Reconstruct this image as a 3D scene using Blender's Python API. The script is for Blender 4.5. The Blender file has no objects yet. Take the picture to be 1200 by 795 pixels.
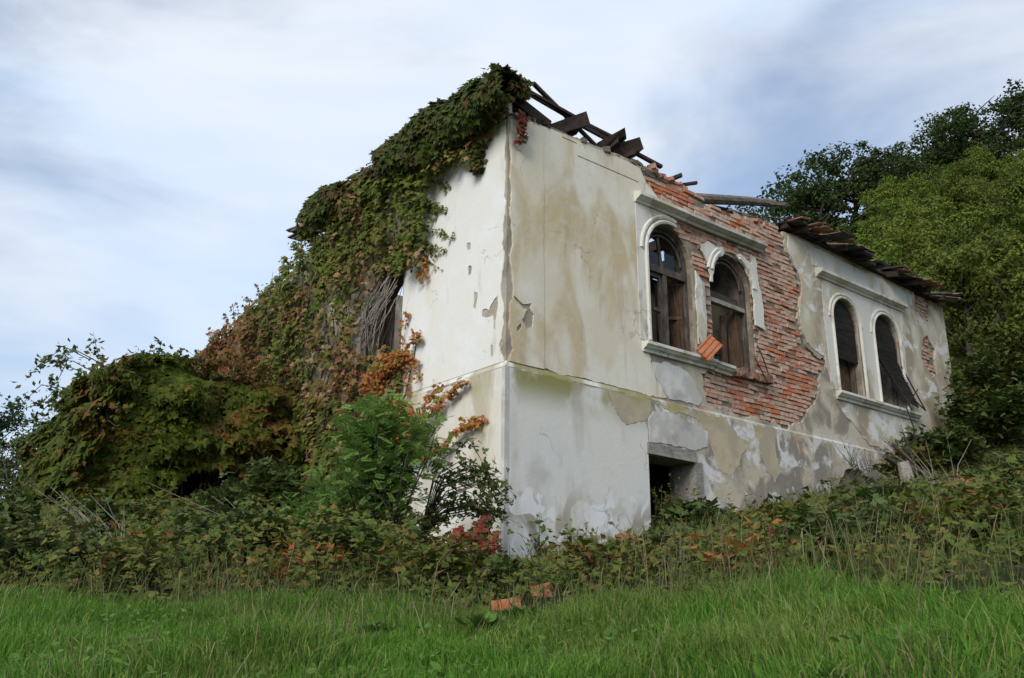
import bpy, math, random
import numpy as np
from mathutils import Vector, Matrix
from mathutils.geometry import delaunay_2d_cdt

rng = np.random.default_rng(7)
random.seed(7)
S = bpy.context.scene
COL = S.collection
R = math.radians

# ------------------------------------------------------------------ camera
CAM = np.array([-7.868, -9.713, -0.924])
YAW, PITCH, ROLL = R(39.4), R(17.75), R(0.38)
fwd = Vector((math.sin(YAW) * math.cos(PITCH), math.cos(YAW) * math.cos(PITCH), math.sin(PITCH)))
rgt = Vector((math.cos(YAW), -math.sin(YAW), 0))
upv = rgt.cross(fwd)
r2 = rgt * math.cos(ROLL) + upv * math.sin(ROLL)
u2 = -rgt * math.sin(ROLL) + upv * math.cos(ROLL)
cd = bpy.data.cameras.new('camera')
cd.lens, cd.sensor_width, cd.clip_start, cd.clip_end = 33.0, 36.0, 0.05, 6000
co = bpy.data.objects.new('camera', cd)
COL.objects.link(co)
m = Matrix((r2, u2, -fwd)).transposed().to_4x4()
m.translation = Vector(CAM)
co.matrix_world = m
S.camera = co

# ------------------------------------------------------------------ sky, sun, exposure
SUN_DIR = Vector((-0.84, -0.36, 0.60)).normalized()      # towards the sun, veiled by cloud
W = bpy.data.worlds.new('World')
S.world = W
W.use_nodes = True
nt = W.node_tree
nt.nodes.clear()
def wn(t, **k):
    n = nt.nodes.new(t)
    for a, b in k.items(): setattr(n, a, b)
    return n
out = wn('ShaderNodeOutputWorld'); bg = wn('ShaderNodeBackground')
sky = wn('ShaderNodeTexSky', sky_type='NISHITA', sun_disc=False)
sky.sun_elevation = math.asin(SUN_DIR.z)
sky.sun_rotation = math.atan2(SUN_DIR.x, SUN_DIR.y)
sky.air_density, sky.dust_density, sky.ozone_density = 1.0, 0.6, 1.2
tc = wn('ShaderNodeTexCoord')
mp = wn('ShaderNodeMapping'); mp.inputs['Scale'].default_value = (1.0, 1.0, 2.6); mp.inputs['Location'].default_value = (1.4, 0.3, 0.46)
n1 = wn('ShaderNodeTexNoise'); n1.inputs['Scale'].default_value = 1.9; n1.inputs['Detail'].default_value = 7; n1.inputs['Roughness'].default_value = 0.52; n1.inputs['Distortion'].default_value = 0.35
r1 = wn('ShaderNodeMapRange', interpolation_type='SMOOTHSTEP'); r1.inputs['From Min'].default_value = 0.32; r1.inputs['From Max'].default_value = 0.62
r1.inputs['To Min'].default_value = 0.18; r1.inputs['To Max'].default_value = 0.97
mp2 = wn('ShaderNodeMapping'); mp2.inputs['Scale'].default_value = (1.0, 1.0, 3.4); mp2.inputs['Location'].default_value = (4.1, 0.7, 2.2)
n2 = wn('ShaderNodeTexNoise'); n2.inputs['Scale'].default_value = 2.3; n2.inputs['Detail'].default_value = 6; n2.inputs['Roughness'].default_value = 0.5; n2.inputs['Distortion'].default_value = 0.3
cr = wn('ShaderNodeValToRGB')
cr.color_ramp.elements[0].position = 0.32; cr.color_ramp.elements[0].color = (3.85, 4.75, 6.1, 1)
cr.color_ramp.elements[1].position = 0.58; cr.color_ramp.elements[1].color = (4.95, 5.3, 5.8, 1)
mx = wn('ShaderNodeMix', data_type='RGBA')
L = nt.links.new
L(tc.outputs['Generated'], mp.inputs['Vector']); L(mp.outputs[0], n1.inputs['Vector']); L(n1.outputs['Fac'], r1.inputs['Value'])
L(tc.outputs['Generated'], mp2.inputs['Vector']); L(mp2.outputs[0], n2.inputs['Vector']); L(n2.outputs['Fac'], cr.inputs['Fac'])
L(r1.outputs[0], mx.inputs['Factor']); L(sky.outputs[0], mx.inputs['A']); L(cr.outputs[0], mx.inputs['B'])
L(mx.outputs['Result'], bg.inputs['Color']); bg.inputs['Strength'].default_value = 0.1
L(bg.outputs[0], out.inputs['Surface'])

sl = bpy.data.lights.new('sun', 'SUN'); sl.energy = 1.5; sl.angle = R(28); sl.color = (1.0, 0.94, 0.85)
so = bpy.data.objects.new('sun', sl); COL.objects.link(so)
so.rotation_euler = SUN_DIR.to_track_quat('Z', 'Y').to_euler()
so.location = (-20, -12, 20)

vs = S.view_settings
vs.view_transform, vs.look, vs.exposure, vs.gamma = 'Standard', 'None', 0.8, 1.0
vs.use_curve_mapping = False

# ------------------------------------------------------------------ noise
def hash2(ix, iy, s):
    n = (ix.astype(np.int64) * 374761393 + iy.astype(np.int64) * 668265263 + s * 974711) & 0x7fffffff
    n = ((n ^ (n >> 13)) * 1274126177) & 0x7fffffff
    return ((n ^ (n >> 16)) & 0xffff) / 65535.0
def vnoise(x, y, s=0):
    x = np.asarray(x, float); y = np.asarray(y, float)
    ix, iy = np.floor(x), np.floor(y); fx, fy = x - ix, y - iy
    fx = fx * fx * (3 - 2 * fx); fy = fy * fy * (3 - 2 * fy)
    a, b, c, d = hash2(ix, iy, s), hash2(ix + 1, iy, s), hash2(ix, iy + 1, s), hash2(ix + 1, iy + 1, s)
    return (a * (1 - fx) + b * fx) * (1 - fy) + (c * (1 - fx) + d * fx) * fy
def fbm(x, y, s=0, o=4):
    v = 0; a = .5; t = 0
    for i in range(o):
        v = v + a * vnoise(np.asarray(x) * 2 ** i, np.asarray(y) * 2 ** i, s + i * 17); t += a; a *= .5
    return v / t
def sst(a, b, x):
    t = np.clip((np.asarray(x, float) - a) / (b - a), 0, 1); return t * t * (3 - 2 * t)

# ------------------------------------------------------------------ materials
class MT:
    def __init__(s, name):
        s.m = bpy.data.materials.new(name); s.m.use_nodes = True
        s.t = s.m.node_tree; s.t.nodes.clear()
        s.out = s.n('ShaderNodeOutputMaterial')
        s.tc = s.n('ShaderNodeTexCoord')
        s.co = s.tc.outputs['Object']
    def n(s, t, **k):
        n = s.t.nodes.new(t)
        for a, b in k.items(): setattr(n, a, b)
        return n
    def l(s, a, b): s.t.links.new(a, b)
    def noise(s, scale, detail=4, rough=.55, dist=0., ms=(1, 1, 1), loc=(0, 0, 0)):
        mp = s.n('ShaderNodeMapping'); mp.inputs['Scale'].default_value = ms; mp.inputs['Location'].default_value = loc
        s.l(s.co, mp.inputs['Vector'])
        n = s.n('ShaderNodeTexNoise'); n.inputs['Scale'].default_value = scale; n.inputs['Detail'].default_value = detail
        n.inputs['Roughness'].default_value = rough; n.inputs['Distortion'].default_value = dist
        s.l(mp.outputs[0], n.inputs['Vector']); return n.outputs['Fac']
    def rng(s, v, a, b, c=0., d=1., smooth=True):
        n = s.n('ShaderNodeMapRange', interpolation_type='SMOOTHSTEP' if smooth else 'LINEAR')
        n.inputs['From Min'].default_value = a; n.inputs['From Max'].default_value = b
        n.inputs['To Min'].default_value = c; n.inputs['To Max'].default_value = d
        s.l(v, n.inputs['Value']); return n.outputs[0]
    def math(s, op, a, b):
        n = s.n('ShaderNodeMath', operation=op)
        for i, v in enumerate((a, b)):
            if isinstance(v, (int, float)): n.inputs[i].default_value = v
            else: s.l(v, n.inputs[i])
        return n.outputs[0]
    def mix(s, f, a, b):
        n = s.n('ShaderNodeMix', data_type='RGBA')
        for k, v in (('Factor', f), ('A', a), ('B', b)):
            if isinstance(v, (int, float)): n.inputs[k].default_value = v
            elif isinstance(v, tuple): n.inputs[k].default_value = (*v, 1)
            else: s.l(v, n.inputs[k])
        return n.outputs['Result']
    def axis(s, i):
        sp = s.n('ShaderNodeSeparateXYZ'); s.l(s.co, sp.inputs[0]); return sp.outputs[i]
    def ramp(s, v, els):
        n = s.n('ShaderNodeValToRGB'); e = n.color_ramp.elements
        e[0].position, e[0].color = els[0][0], (*els[0][1], 1)
        e[1].position, e[1].color = els[1][0], (*els[1][1], 1)
        for p, c in els[2:]: e.new(p).color = (*c, 1)
        s.l(v, n.inputs['Fac']); return n.outputs[0]
    def bsdf(s, col, rough=.85, bump=None, bstr=.3, bdist=.02, spec=.25):
        b = s.n('ShaderNodeBsdfPrincipled'); b.inputs['Roughness'].default_value = rough
        b.inputs['Specular IOR Level'].default_value = spec
        if isinstance(col, tuple): b.inputs['Base Color'].default_value = (*col, 1)
        else: s.l(col, b.inputs['Base Color'])
        if bump is not None:
            bn = s.n('ShaderNodeBump'); bn.inputs['Strength'].default_value = bstr; bn.inputs['Distance'].default_value = bdist
            s.l(bump, bn.inputs['Height']); s.l(bn.outputs[0], b.inputs['Normal'])
        s.l(b.outputs[0], s.out.inputs['Surface']); return b

def plaster(name, base, layers, bump_s=14, bstr=.13, fine=.12, cracks=.45):
    """base colour, then stains laid over it: (colour, noise kw, lo, hi, amount, zwin or None)"""
    t = MT(name); c = t.mix(t.rng(t.noise(70, 3), .3, .7, 0, fine), base, tuple(v * .72 for v in base))
    for col, kw, lo, hi, amt, zw in layers:
        f = t.rng(t.noise(**kw), lo, hi, 0, amt)
        if zw:
            z = t.axis(2)
            f = t.math('MULTIPLY', f, t.math('MULTIPLY', t.rng(z, zw[0], zw[1]), t.rng(z, zw[2], zw[3], 1, 0)))
        c = t.mix(f, c, col)
    if cracks:
        nz = t.n('ShaderNodeTexNoise'); nz.inputs['Scale'].default_value = 2.2; nz.inputs['Detail'].default_value = 5; t.l(t.co, nz.inputs['Vector'])
        ad = t.n('ShaderNodeVectorMath', operation='ADD'); t.l(t.co, ad.inputs[0]); t.l(nz.outputs['Color'], ad.inputs[1])
        vo = t.n('ShaderNodeTexVoronoi', feature='DISTANCE_TO_EDGE'); vo.inputs['Scale'].default_value = .8; t.l(ad.outputs[0], vo.inputs['Vector'])
        f = t.math('MULTIPLY', t.rng(vo.outputs['Distance'], .003, .010, 1, 0), t.rng(t.noise(.9, 3, loc=(7, 7, 1)), .54, .62, 0, cracks))
        c = t.mix(f, c, (.12, .10, .08))
    h = t.math('ADD', t.noise(bump_s, 5, .6), t.math('MULTIPLY', t.noise(3.2, 4), .9))
    t.bsdf(c, .92, h, bstr, .03, .15); return t.m

def wood(name, a, b, ax=(1, 14, 14), rough=.85):
    t = MT(name); f = t.noise(3, 6, .65, .4, ax)
    c = t.mix(t.rng(f, .3, .7), a, b); c = t.mix(t.rng(t.noise(9, 3), .45, .75, 0, .5), c, tuple(v * .5 for v in a))
    t.bsdf(c, rough, f, .5, .015, .2); return t.m

def brickmat(name, a, b, dust, amt):
    t = MT(name)
    oi = t.n('ShaderNodeObjectInfo')
    ri = t.n('ShaderNodeNewGeometry').outputs['Random Per Island']
    v = t.math('FRACT', t.math('ADD', oi.outputs['Random'], ri), 0)
    c = t.mix(v, a, b)
    geo = t.n('ShaderNodeNewGeometry'); t.co = geo.outputs['Position']
    c = t.mix(t.rng(t.noise(9, 5, .6), .38, .62, 0, amt), c, dust)
    c = t.mix(t.rng(t.noise(26, 4), .55, .75, 0, .6), c, tuple(x * .45 for x in a))
    t.bsdf(c, .95, t.noise(45, 4, .65), .6, .01, .1); return t.m

def leafmat(name, pal, pal2=None, nscale=.9, lo=.45, hi=.6, trans=.3, rough=.5, spec=.35, loc=(0, 0, 0), bias=None, vary=0):
    t = MT(name); ri = t.n('ShaderNodeNewGeometry').outputs['Random Per Island']
    n = len(pal); c = t.ramp(ri, [((i + .5) / n, p) for i, p in enumerate(pal)])
    if pal2:
        n = len(pal2); c2 = t.ramp(ri, [((i + .5) / n, p) for i, p in enumerate(pal2)])
        f = t.noise(nscale, 4, .6, .3, loc=loc)
        if bias:                                         # colour turns where the plant itself has turned
            for axi, a, b, amt in bias: f = t.math('ADD', f, t.rng(t.axis(axi), a, b, 0, amt))
        f = t.math('ADD', f, t.math('MULTIPLY', t.math('SUBTRACT', ri, .5), .25))
        c = t.mix(t.rng(f, lo, hi), c, c2)
    if vary:                                             # every tree has its own tone
        o_ = t.n('ShaderNodeObjectInfo').outputs['Random']; c = t.mix(t.math('MULTIPLY', o_, vary), c, t.mix(t.math('FRACT', t.math('MULTIPLY', o_, 7.3), 0), (.02, .042, .012), (.15, .17, .035)))
    b = t.n('ShaderNodeBsdfPrincipled'); t.l(c, b.inputs['Base Color']); b.inputs['Roughness'].default_value = rough + .1
    b.inputs['Specular IOR Level'].default_value = spec * .45
    tr = t.n('ShaderNodeBsdfTranslucent'); t.l(c, tr.inputs['Color'])
    ms = t.n('ShaderNodeMixShader'); ms.inputs[0].default_value = trans
    t.l(b.outputs[0], ms.inputs[1]); t.l(tr.outputs[0], ms.inputs[2]); t.l(ms.outputs[0], t.out.inputs['Surface'])
    return t.m

V3 = (1, 1, 1)
NK = lambda s, d=4, ms=V3, loc=(0, 0, 0), dist=0., rough=.55: dict(scale=s, detail=d, ms=ms, loc=loc, dist=dist, rough=rough)
MAT = {}
MAT['cream'] = plaster('cream_coat', (.67, .61, .47), [
    ((.72, .695, .61), NK(.9, 4), .42, .62, .8, None),
    ((.50, .39, .22), NK(1.1, 6, (1, 1, .45), (3, 0, 1), .6), .47, .62, .75, None),
    ((.38, .32, .23), NK(3.4, 6, (1, 1, .2), (1, 0, 7), .3), .55, .70, .5, None),
    ((.60, .58, .52), NK(7, 5, V3, (5, 2, 0)), .5, .7, .5, None),
    ((.22, .20, .16), NK(5, 6, (1, 1, .12), (7, 1, 0)), .58, .76, .5, (5.6, 6.8, 9, 10))])
MAT['white_low'] = plaster('pale_limewash', (.67, .655, .60), [
    ((.63, .635, .62), NK(.8, 4), .4, .6, .8, None),
    ((.45, .43, .38), NK(1.3, 5, V3, (2, 1, 4), .5), .50, .66, .7, (-2, -1, 1.1, 1.9)),
    ((.30, .265, .205), NK(1.3, 6, (1, 1, .9), (4, 4, 4), .9), .45, .53, .85, (-2, -1, .6, 1.3)),
    ((.72, .73, .74), NK(2.2, 5, V3, (9, 4, 4), 1.2), .52, .57, .9, (-2, -1, .9, 1.3)),
    ((.23, .22, .055), NK(1.1, 5, (1, 1, .5), (0, 3, 3), .4), .40, .54, .92, (2.05, 2.6, 2.9, 3.0)),
    ((.42, .40, .33), NK(2.1, 5, (1, 1, .3), (0, 6, 3)), .5, .7, .6, None)])
MAT['white_side'] = plaster('white_side_coat', (.74, .735, .69), [
    ((.70, .66, .54), NK(.8, 5, (1, 1, .4), (3, 3, 1), .3), .45, .65, .8, None),
    ((.76, .77, .77), NK(1.6, 4), .45, .65, .7, None),
    ((.50, .48, .43), NK(3.4, 6, (1, 1, .3), (1, 1, 2)), .6, .74, .6, None)])
MAT['side_low'] = plaster('side_lower_coat', (.66, .63, .54), [
    ((.70, .69, .65), NK(1.2, 4), .42, .6, .8, None),
    ((.40, .36, .24), NK(1.4, 5, (1, 1, .4), (2, 2, 8), .4), .48, .66, .7, None),
    ((.40, .37, .33), NK(1.2, 5, V3, (5, 2, 8), .4), .44, .6, .8, (-2, -1, .5, .9)),
    ((.33, .30, .15), NK(2, 5, (1, 1, .5), (5, 5, 8)), .45, .6, .7, (2.2, 2.6, 2.9, 3.0))])
MAT['under'] = plaster('grey_brown_undercoat', (.38, .34, .27), [
    ((.52, .46, .35), NK(.7, 5, (1, 1, .7), (1, 0, 3), .5), .42, .60, .9, None),
    ((.22, .20, .17), NK(1.4, 6, (1, 1, .8), (6, 0, 3), .9), .46, .58, .85, None),
    ((.66, .655, .64), NK(1.9, 6, (1, 1, .8), (2, 0, 9), 1.1, .62), .51, .60, .9, (-2, -1, 2.5, 3.0)),
    ((.42, .24, .17), NK(1.6, 5, V3, (12, 0, 9), .5), .60, .70, .6, (1.8, 2.4, 3.0, 3.4)),
    ((.28, .25, .21), NK(6, 6, V3, (5, 2, 0)), .52, .7, .5, None)], bstr=.3)
MAT['grey_patch'] = plaster('grey_cement_patch', (.48, .465, .43), [
    ((.63, .625, .60), NK(1.8, 5, V3, (1, 2, 3), .4), .45, .6, .9, None),
    ((.30, .28, .24), NK(2.2, 5, V3, (8, 2, 3)), .5, .7, .7, None)])
MAT['old_yellow'] = plaster('old_yellow_coat', (.49, .42, .29), [
    ((.32, .30, .11), NK(1.6, 5, V3, (1, 5, 3)), .40, .55, .8, (2.4, 2.6, 3, 4)),
    ((.38, .33, .25), NK(2.5, 5, V3, (8, 5, 3)), .42, .6, .9, None)])
MAT['right_cream'] = plaster('weathered_cream_coat', (.50, .44, .33), [
    ((.62, .60, .53), NK(1.0, 5, V3, (1, 8, 3), .5), .45, .62, .9, None),
    ((.30, .25, .17), NK(.9, 5, (1, 1, .6), (4, 8, 6), .6), .45, .58, .85, None),
    ((.66, .66, .64), NK(1.7, 6, V3, (7, 7, 6), 1.1, .64), .53, .61, .9, None),
    ((.25, .23, .19), NK(2.6, 6, (1, 1, .3), (9, 7, 6)), .6, .74, .5, None)])
MAT['trim'] = plaster('white_moulding', (.66, .645, .59), [
    ((.48, .43, .33), NK(2.0, 6, (1, 1, .5), (1, 2, 8), .5), .46, .62, .8, None),
    ((.26, .24, .20), NK(4, 6, (1, 1, .5), (6, 2, 8), .4), .53, .68, .75, None)], fine=.2)
MAT['trim_far'] = plaster('stained_white_surround', (.62, .61, .56), [
    ((.45, .40, .29), NK(1.4, 5, (1, 1, .45), (3, 2, 8), .5), .46, .62, .85, None),
    ((.33, .29, .22), NK(3.2, 6, (1, 1, .4), (6, 2, 3)), .54, .70, .7, None),
    ((.22, .20, .17), NK(2.4, 6, V3, (1, 5, 3), .5), .58, .70, .7, (2, 2.5, 4.0, 4.6))])
MAT['trim_dirty'] = plaster('grey_moulding', (.50, .48, .43), [
    ((.30, .29, .22), NK(2.4, 5, V3, (1, 2, 8)), .44, .64, .8, None),
    ((.20, .19, .15), NK(7, 6, V3, (6, 2, 8)), .5, .7, .7, None)], fine=.3)
MAT['mortar'] = plaster('old_mortar', (.19, .16, .125), [((.34, .285, .22), NK(4, 5), .45, .65, .8, None)], bstr=.8)
MAT['inside'] = plaster('shade_toned_inner_plaster', (.10, .09, .075), [((.20, .17, .12), NK(1.3, 5), .48, .64, .7, None)])  # gloom of the rooms painted into the plaster colour, no soot
MAT['brick_pale'] = brickmat('dusty_brick', (.42, .21, .145), (.48, .32, .245), (.50, .41, .325), .7)
MAT['brick_red'] = brickmat('red_brick', (.36, .105, .06), (.44, .17, .10), (.46, .30, .22), .5)
MAT['brick_orange'] = brickmat('orange_brick', (.50, .16, .065), (.42, .125, .06), (.48, .28, .19), .45)
MAT['brick_dark'] = brickmat('dark_brick', (.15, .07, .05), (.26, .13, .09), (.30, .23, .18), .7)
MAT['tile'] = brickmat('clay_tile', (.36, .14, .08), (.28, .11, .07), (.30, .22, .16), .65)
MAT['timber'] = wood('weathered_timber', (.026, .019, .016), (.055, .040, .033))
MAT['log'] = wood('grey_log', (.10, .085, .07), (.24, .21, .18))
MAT['frame'] = wood('grey_window_wood', (.05, .042, .036), (.15, .13, .11), (8, 8, 1.2))
MAT['sash'] = wood('brown_sash_wood', (.06, .036, .022), (.14, .09, .055), (8, 8, 1.2))
MAT['palewood'] = wood('pale_wood', (.22, .20, .17), (.40, .37, .33))
MAT['shutter'] = wood('black_shutter_wood', (.02, .018, .017), (.05, .045, .042), (1, 8, 8), .6)
MAT['lintel'] = wood('grey_lintel', (.19, .18, .16), (.33, .31, .28))
MAT['twig'] = wood('twig_bark', (.05, .04, .03), (.11, .09, .07))
MAT['twig_pale'] = wood('dry_twig', (.20, .18, .15), (.33, .30, .26))
MAT['iron'] = MT('rusted_iron'); MAT['iron'].bsdf((.03, .022, .018), .7); MAT['iron'] = MAT['iron'].m
t = MT('window_glass'); g = t.n('ShaderNodeBsdfGlossy'); g.inputs['Roughness'].default_value = .06
tp = t.n('ShaderNodeBsdfTransparent'); tp.inputs['Color'].default_value = (.85, .88, .88, 1)
fr = t.n('ShaderNodeFresnel'); fr.inputs['IOR'].default_value = 1.45
ms = t.n('ShaderNodeMixShader'); t.l(fr.outputs[0], ms.inputs[0]); t.l(tp.outputs[0], ms.inputs[1]); t.l(g.outputs[0], ms.inputs[2]); t.l(ms.outputs[0], t.out.inputs['Surface'])
MAT['glass'] = t.m
t = MT('meadow_soil')
c = t.mix(t.rng(t.noise(1.2, 5), .4, .6), (.035, .05, .016), (.06, .05, .028))
c = t.mix(t.rng(t.noise(14, 4), .45, .65), c, (.03, .045, .012)); t.bsdf(c, .95, t.noise(30, 4), .6, .04, .1); MAT['soil'] = t.m
MAT['bark'] = wood('tree_bark', (.06, .05, .04), (.12, .10, .08), (6, 6, 1))

MAT['ivy'] = leafmat('creeper_leaf', [(.083, .126, .018), (.138, .179, .026), (.055, .090, .016), (.184, .206, .035), (.101, .143, .023)],
    [(.203, .081, .038), (.157, .107, .026), (.295, .107, .058), (.129, .062, .028), (.240, .152, .064), (.093, .107, .021), (.368, .233, .115)], .55, .455, .60, .28, .5, .3, (3, 1, 2), bias=[(1, 2.6, 4.2, .13), (1, 6.0, 8.0, -.10), (2, 5.6, 4.0, .10)])
MAT['ivy_eave'] = leafmat('eave_creeper_leaf', [(.047, .079, .017), (.079, .110, .019), (.039, .054, .014), (.094, .125, .024)],
    [(.117, .079, .024), (.079, .047, .024), (.140, .054, .036), (.079, .085, .018)], .9, .46, .62, .25, .5, .3, (1, 1, 2), bias=[(2, 6.7, 7.4, .12)])
MAT['ivy_annex'] = leafmat('annex_creeper_leaf', [(.054, .090, .008), (.096, .127, .013), (.040, .066, .008), (.129, .144, .016), (.067, .103, .010)],
    [(.135, .108, .015), (.163, .066, .018), (.109, .103, .015), (.217, .084, .030), (.081, .096, .012)], .8, .55, .70, .3, .48, .32, (6, 3, 2), bias=[(0, -1.2, 0, .14)])
MAT['ivy_orange'] = leafmat('orange_creeper_leaf', [(.454, .179, .043), (.413, .080, .051), (.309, .233, .036), (.186, .197, .029), (.516, .126, .072)], [(.206, .215, .029), (.288, .233, .043), (.351, .162, .043)], 1.6, .45, .6, .3)
MAT['ivy_red'] = leafmat('red_creeper_leaf', [(.264, .042, .036), (.180, .036, .030), (.300, .084, .042), (.120, .072, .024), (.060, .072, .022)], None, trans=.3)
MAT['sapling'] = leafmat('sapling_leaf', [(.142, .250, .058), (.188, .311, .066), (.109, .198, .053), (.235, .349, .073)], None, trans=.35)
MAT['bramble'] = leafmat('bramble_leaf', [(.045, .076, .019), (.073, .111, .026), (.098, .129, .033), (.057, .095, .022)], [(.146, .120, .026), (.179, .069, .033), (.114, .120, .026)], 1.4, .56, .68, .22, .42, .4)
MAT['elder'] = leafmat('elder_leaf', [(.068, .101, .030), (.088, .128, .033), (.061, .088, .028), (.108, .135, .038)], [(.135, .121, .033), (.162, .081, .033)], 1.2, .6, .7, .28)
MAT['under_leaf'] = leafmat('undergrowth_leaf', [(.075, .116, .023), (.123, .160, .029), (.049, .081, .020), (.167, .181, .038), (.094, .133, .026), (.065, .102, .023)],
    [(.232, .196, .043), (.160, .123, .036), (.145, .167, .029), (.261, .239, .058), (.116, .131, .026), (.275, .102, .051), (.080, .109, .023), (.203, .145, .043)], 1.7, .50, .66, .25, .55, .25, (2, 2, 2))
MAT['weed_grass'] = leafmat('weed_grass_blade', [(.089, .127, .030), (.134, .157, .045), (.074, .112, .027), (.193, .178, .074), (.112, .149, .038)], None, trans=.25)
MAT['weed'] = leafmat('weed_leaf', [(.094, .187, .031), (.125, .234, .039), (.078, .156, .029)], None, trans=.3)
MAT['grass'] = leafmat('meadow_grass', [(.059, .149, .017), (.090, .213, .025), (.125, .273, .031), (.073, .181, .020), (.164, .283, .042)],
    [(.137, .228, .038), (.181, .239, .057), (.101, .205, .026), (.237, .273, .078)], .9, .46, .66, .3, .5, .3)
MAT['straw'] = leafmat('dry_straw', [(.202, .164, .089), (.278, .240, .140), (.152, .127, .063), (.329, .292, .189), (.127, .113, .051)], None, trans=.2, rough=.7, spec=.15)
MAT['tree_dark'] = leafmat('dark_oak_leaf', [(.032, .054, .017), (.049, .075, .021), (.062, .091, .026), (.038, .059, .020)], None, trans=.22, rough=.6, spec=.2)
MAT['tree_green'] = leafmat('hillside_leaf', [(.097, .155, .023), (.140, .204, .032), (.181, .243, .038), (.117, .174, .027)], [(.214, .234, .038), (.171, .194, .035)], .25, .5, .65, .3, .6, .2, vary=.9)
MAT['tree_far'] = leafmat('far_tree_leaf', [(.022, .04, .02), (.034, .052, .024), (.028, .045, .022)], None, trans=.2, rough=.6, spec=.2)
MAT['flower'] = MT('yellow_petal'); MAT['flower'].bsdf((.75, .55, .03), .6); MAT['flower'] = MAT['flower'].m

# ------------------------------------------------------------------ mesh helpers
def link(name, me, mat, parent=None):
    o = bpy.data.objects.new(name, me); COL.objects.link(o)
    if mat is not None and me is not None:
        if len(me.materials) == 0: me.materials.append(mat)
        elif me.materials[0] != mat:
            o.material_slots[0].link = 'OBJECT'; o.material_slots[0].material = mat
    if parent: o.parent = parent
    return o
def tag(o, label=None, cat=None, group=None, kind=None):
    for k, v in (('label', label), ('category', cat), ('group', group), ('kind', kind)):
        if v: o[k] = v
    return o
def thing(name, label, cat, loc=(0, 0, 0), group=None):
    o = bpy.data.objects.new(name, None); COL.objects.link(o); o.location = loc; o.empty_display_size = .2
    return tag(o, label, cat, group)
def npmesh(name, V, F, smooth=False):
    V = np.asarray(V, np.float32).reshape(-1, 3); F = np.asarray(F, np.int32); k = F.shape[1]
    me = bpy.data.meshes.new(name)
    me.vertices.add(len(V)); me.vertices.foreach_set('co', V.ravel())
    me.loops.add(F.size); me.loops.foreach_set('vertex_index', F.ravel())
    me.polygons.add(len(F)); me.polygons.foreach_set('loop_start', np.arange(0, F.size, k, dtype=np.int32))
    me.polygons.foreach_set('use_smooth', np.full(len(F), bool(smooth)))
    me.update(calc_edges=True); return me

class MB:
    """collects triangles for one mesh"""
    def __init__(s): s.v = []; s.f = []; s.n = 0
    def add(s, V, F):
        s.v.append(np.asarray(V, float)); s.f.append(np.asarray(F, int) + s.n); s.n += len(V)
    def hexa(s, c):
        s.add(c, [(0, 2, 1), (0, 3, 2), (4, 5, 6), (4, 6, 7), (0, 1, 5), (0, 5, 4), (1, 2, 6), (1, 6, 5), (2, 3, 7), (2, 7, 6), (3, 0, 4), (3, 4, 7)])
    def box(s, x0, x1, y0, y1, z0, z1, jit=0):
        c = np.array([(x0, y0, z0), (x1, y0, z0), (x1, y1, z0), (x0, y1, z0), (x0, y0, z1), (x1, y0, z1), (x1, y1, z1), (x0, y1, z1)], float)
        if jit: c += rng.normal(0, jit, c.shape)
        s.hexa(c)
    def beam(s, a, b, w, h, jit=0, up=(0, 0, 1), twist=0.):
        a, b = Vector(a), Vector(b); d = (b - a).normalized(); sd = d.cross(Vector(up))
        if sd.length < 1e-3: sd = Vector((1, 0, 0))
        sd.normalize(); u = sd.cross(d)
        if twist: q = Matrix.Rotation(twist, 3, d); sd = q @ sd; u = q @ u
        c = [p + sd * i * w / 2 + u * j * h / 2 for p in (a, b) for i, j in ((-1, -1), (1, -1), (1, 1), (-1, 1))]
        c = np.array([tuple(x) for x in c])
        if jit: c += rng.normal(0, jit, c.shape)
        s.hexa(c)
    def tube(s, pts, rad, k=5):
        P = np.asarray(pts, float); n = len(P)
        rad = np.full(n, rad) if np.isscalar(rad) else np.asarray(rad, float)
        T = np.gradient(P, axis=0); T /= np.linalg.norm(T, axis=1, keepdims=True) + 1e-9
        ref = np.array([.31, .17, .93]) if abs(T[0][2]) < .9 else np.array([.95, .2, .1])
        A = np.cross(T, ref); A /= np.linalg.norm(A, axis=1, keepdims=True) + 1e-9; B = np.cross(T, A)
        th = np.arange(k) * 2 * np.pi / k
        ring = P[:, None] + rad[:, None, None] * (np.cos(th)[None, :, None] * A[:, None] + np.sin(th)[None, :, None] * B[:, None])
        F = []
        for i in range(n - 1):
            for j in range(k):
                a, b = i * k + j, i * k + (j + 1) % k; F += [(a, b, a + k), (b, b + k, a + k)]
        for j in range(1, k - 1): F += [(0, j + 1, j), ((n - 1) * k, (n - 1) * k + j, (n - 1) * k + j + 1)]
        s.add(ring.reshape(-1, 3), F)
    def profile(s, prof, a, b):
        """sweep a closed (out, up) profile from a to b; out is the horizontal normal left of the run"""
        a, b = np.array(a, float), np.array(b, float); d = (b - a) / np.linalg.norm(b - a); o = np.array([d[1], -d[0], 0])
        k = len(prof); V = [p + o * q[0] + np.array([0, 0, q[1]]) for p in (a, b) for q in prof]; F = []
        for j in range(k): x, y = j, (j + 1) % k; F += [(x, y, x + k), (y, y + k, x + k)]
        for j in range(1, k - 1): F += [(0, j + 1, j), (k, k + j, k + j + 1)]
        s.add(V, F)
    def mesh(s, name, smooth=False):
        return npmesh(name, np.concatenate(s.v), np.concatenate(s.f), smooth)
    def build(s, name, mat, parent=None, smooth=False): return link(name, s.mesh(name, smooth), mat, parent)

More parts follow.
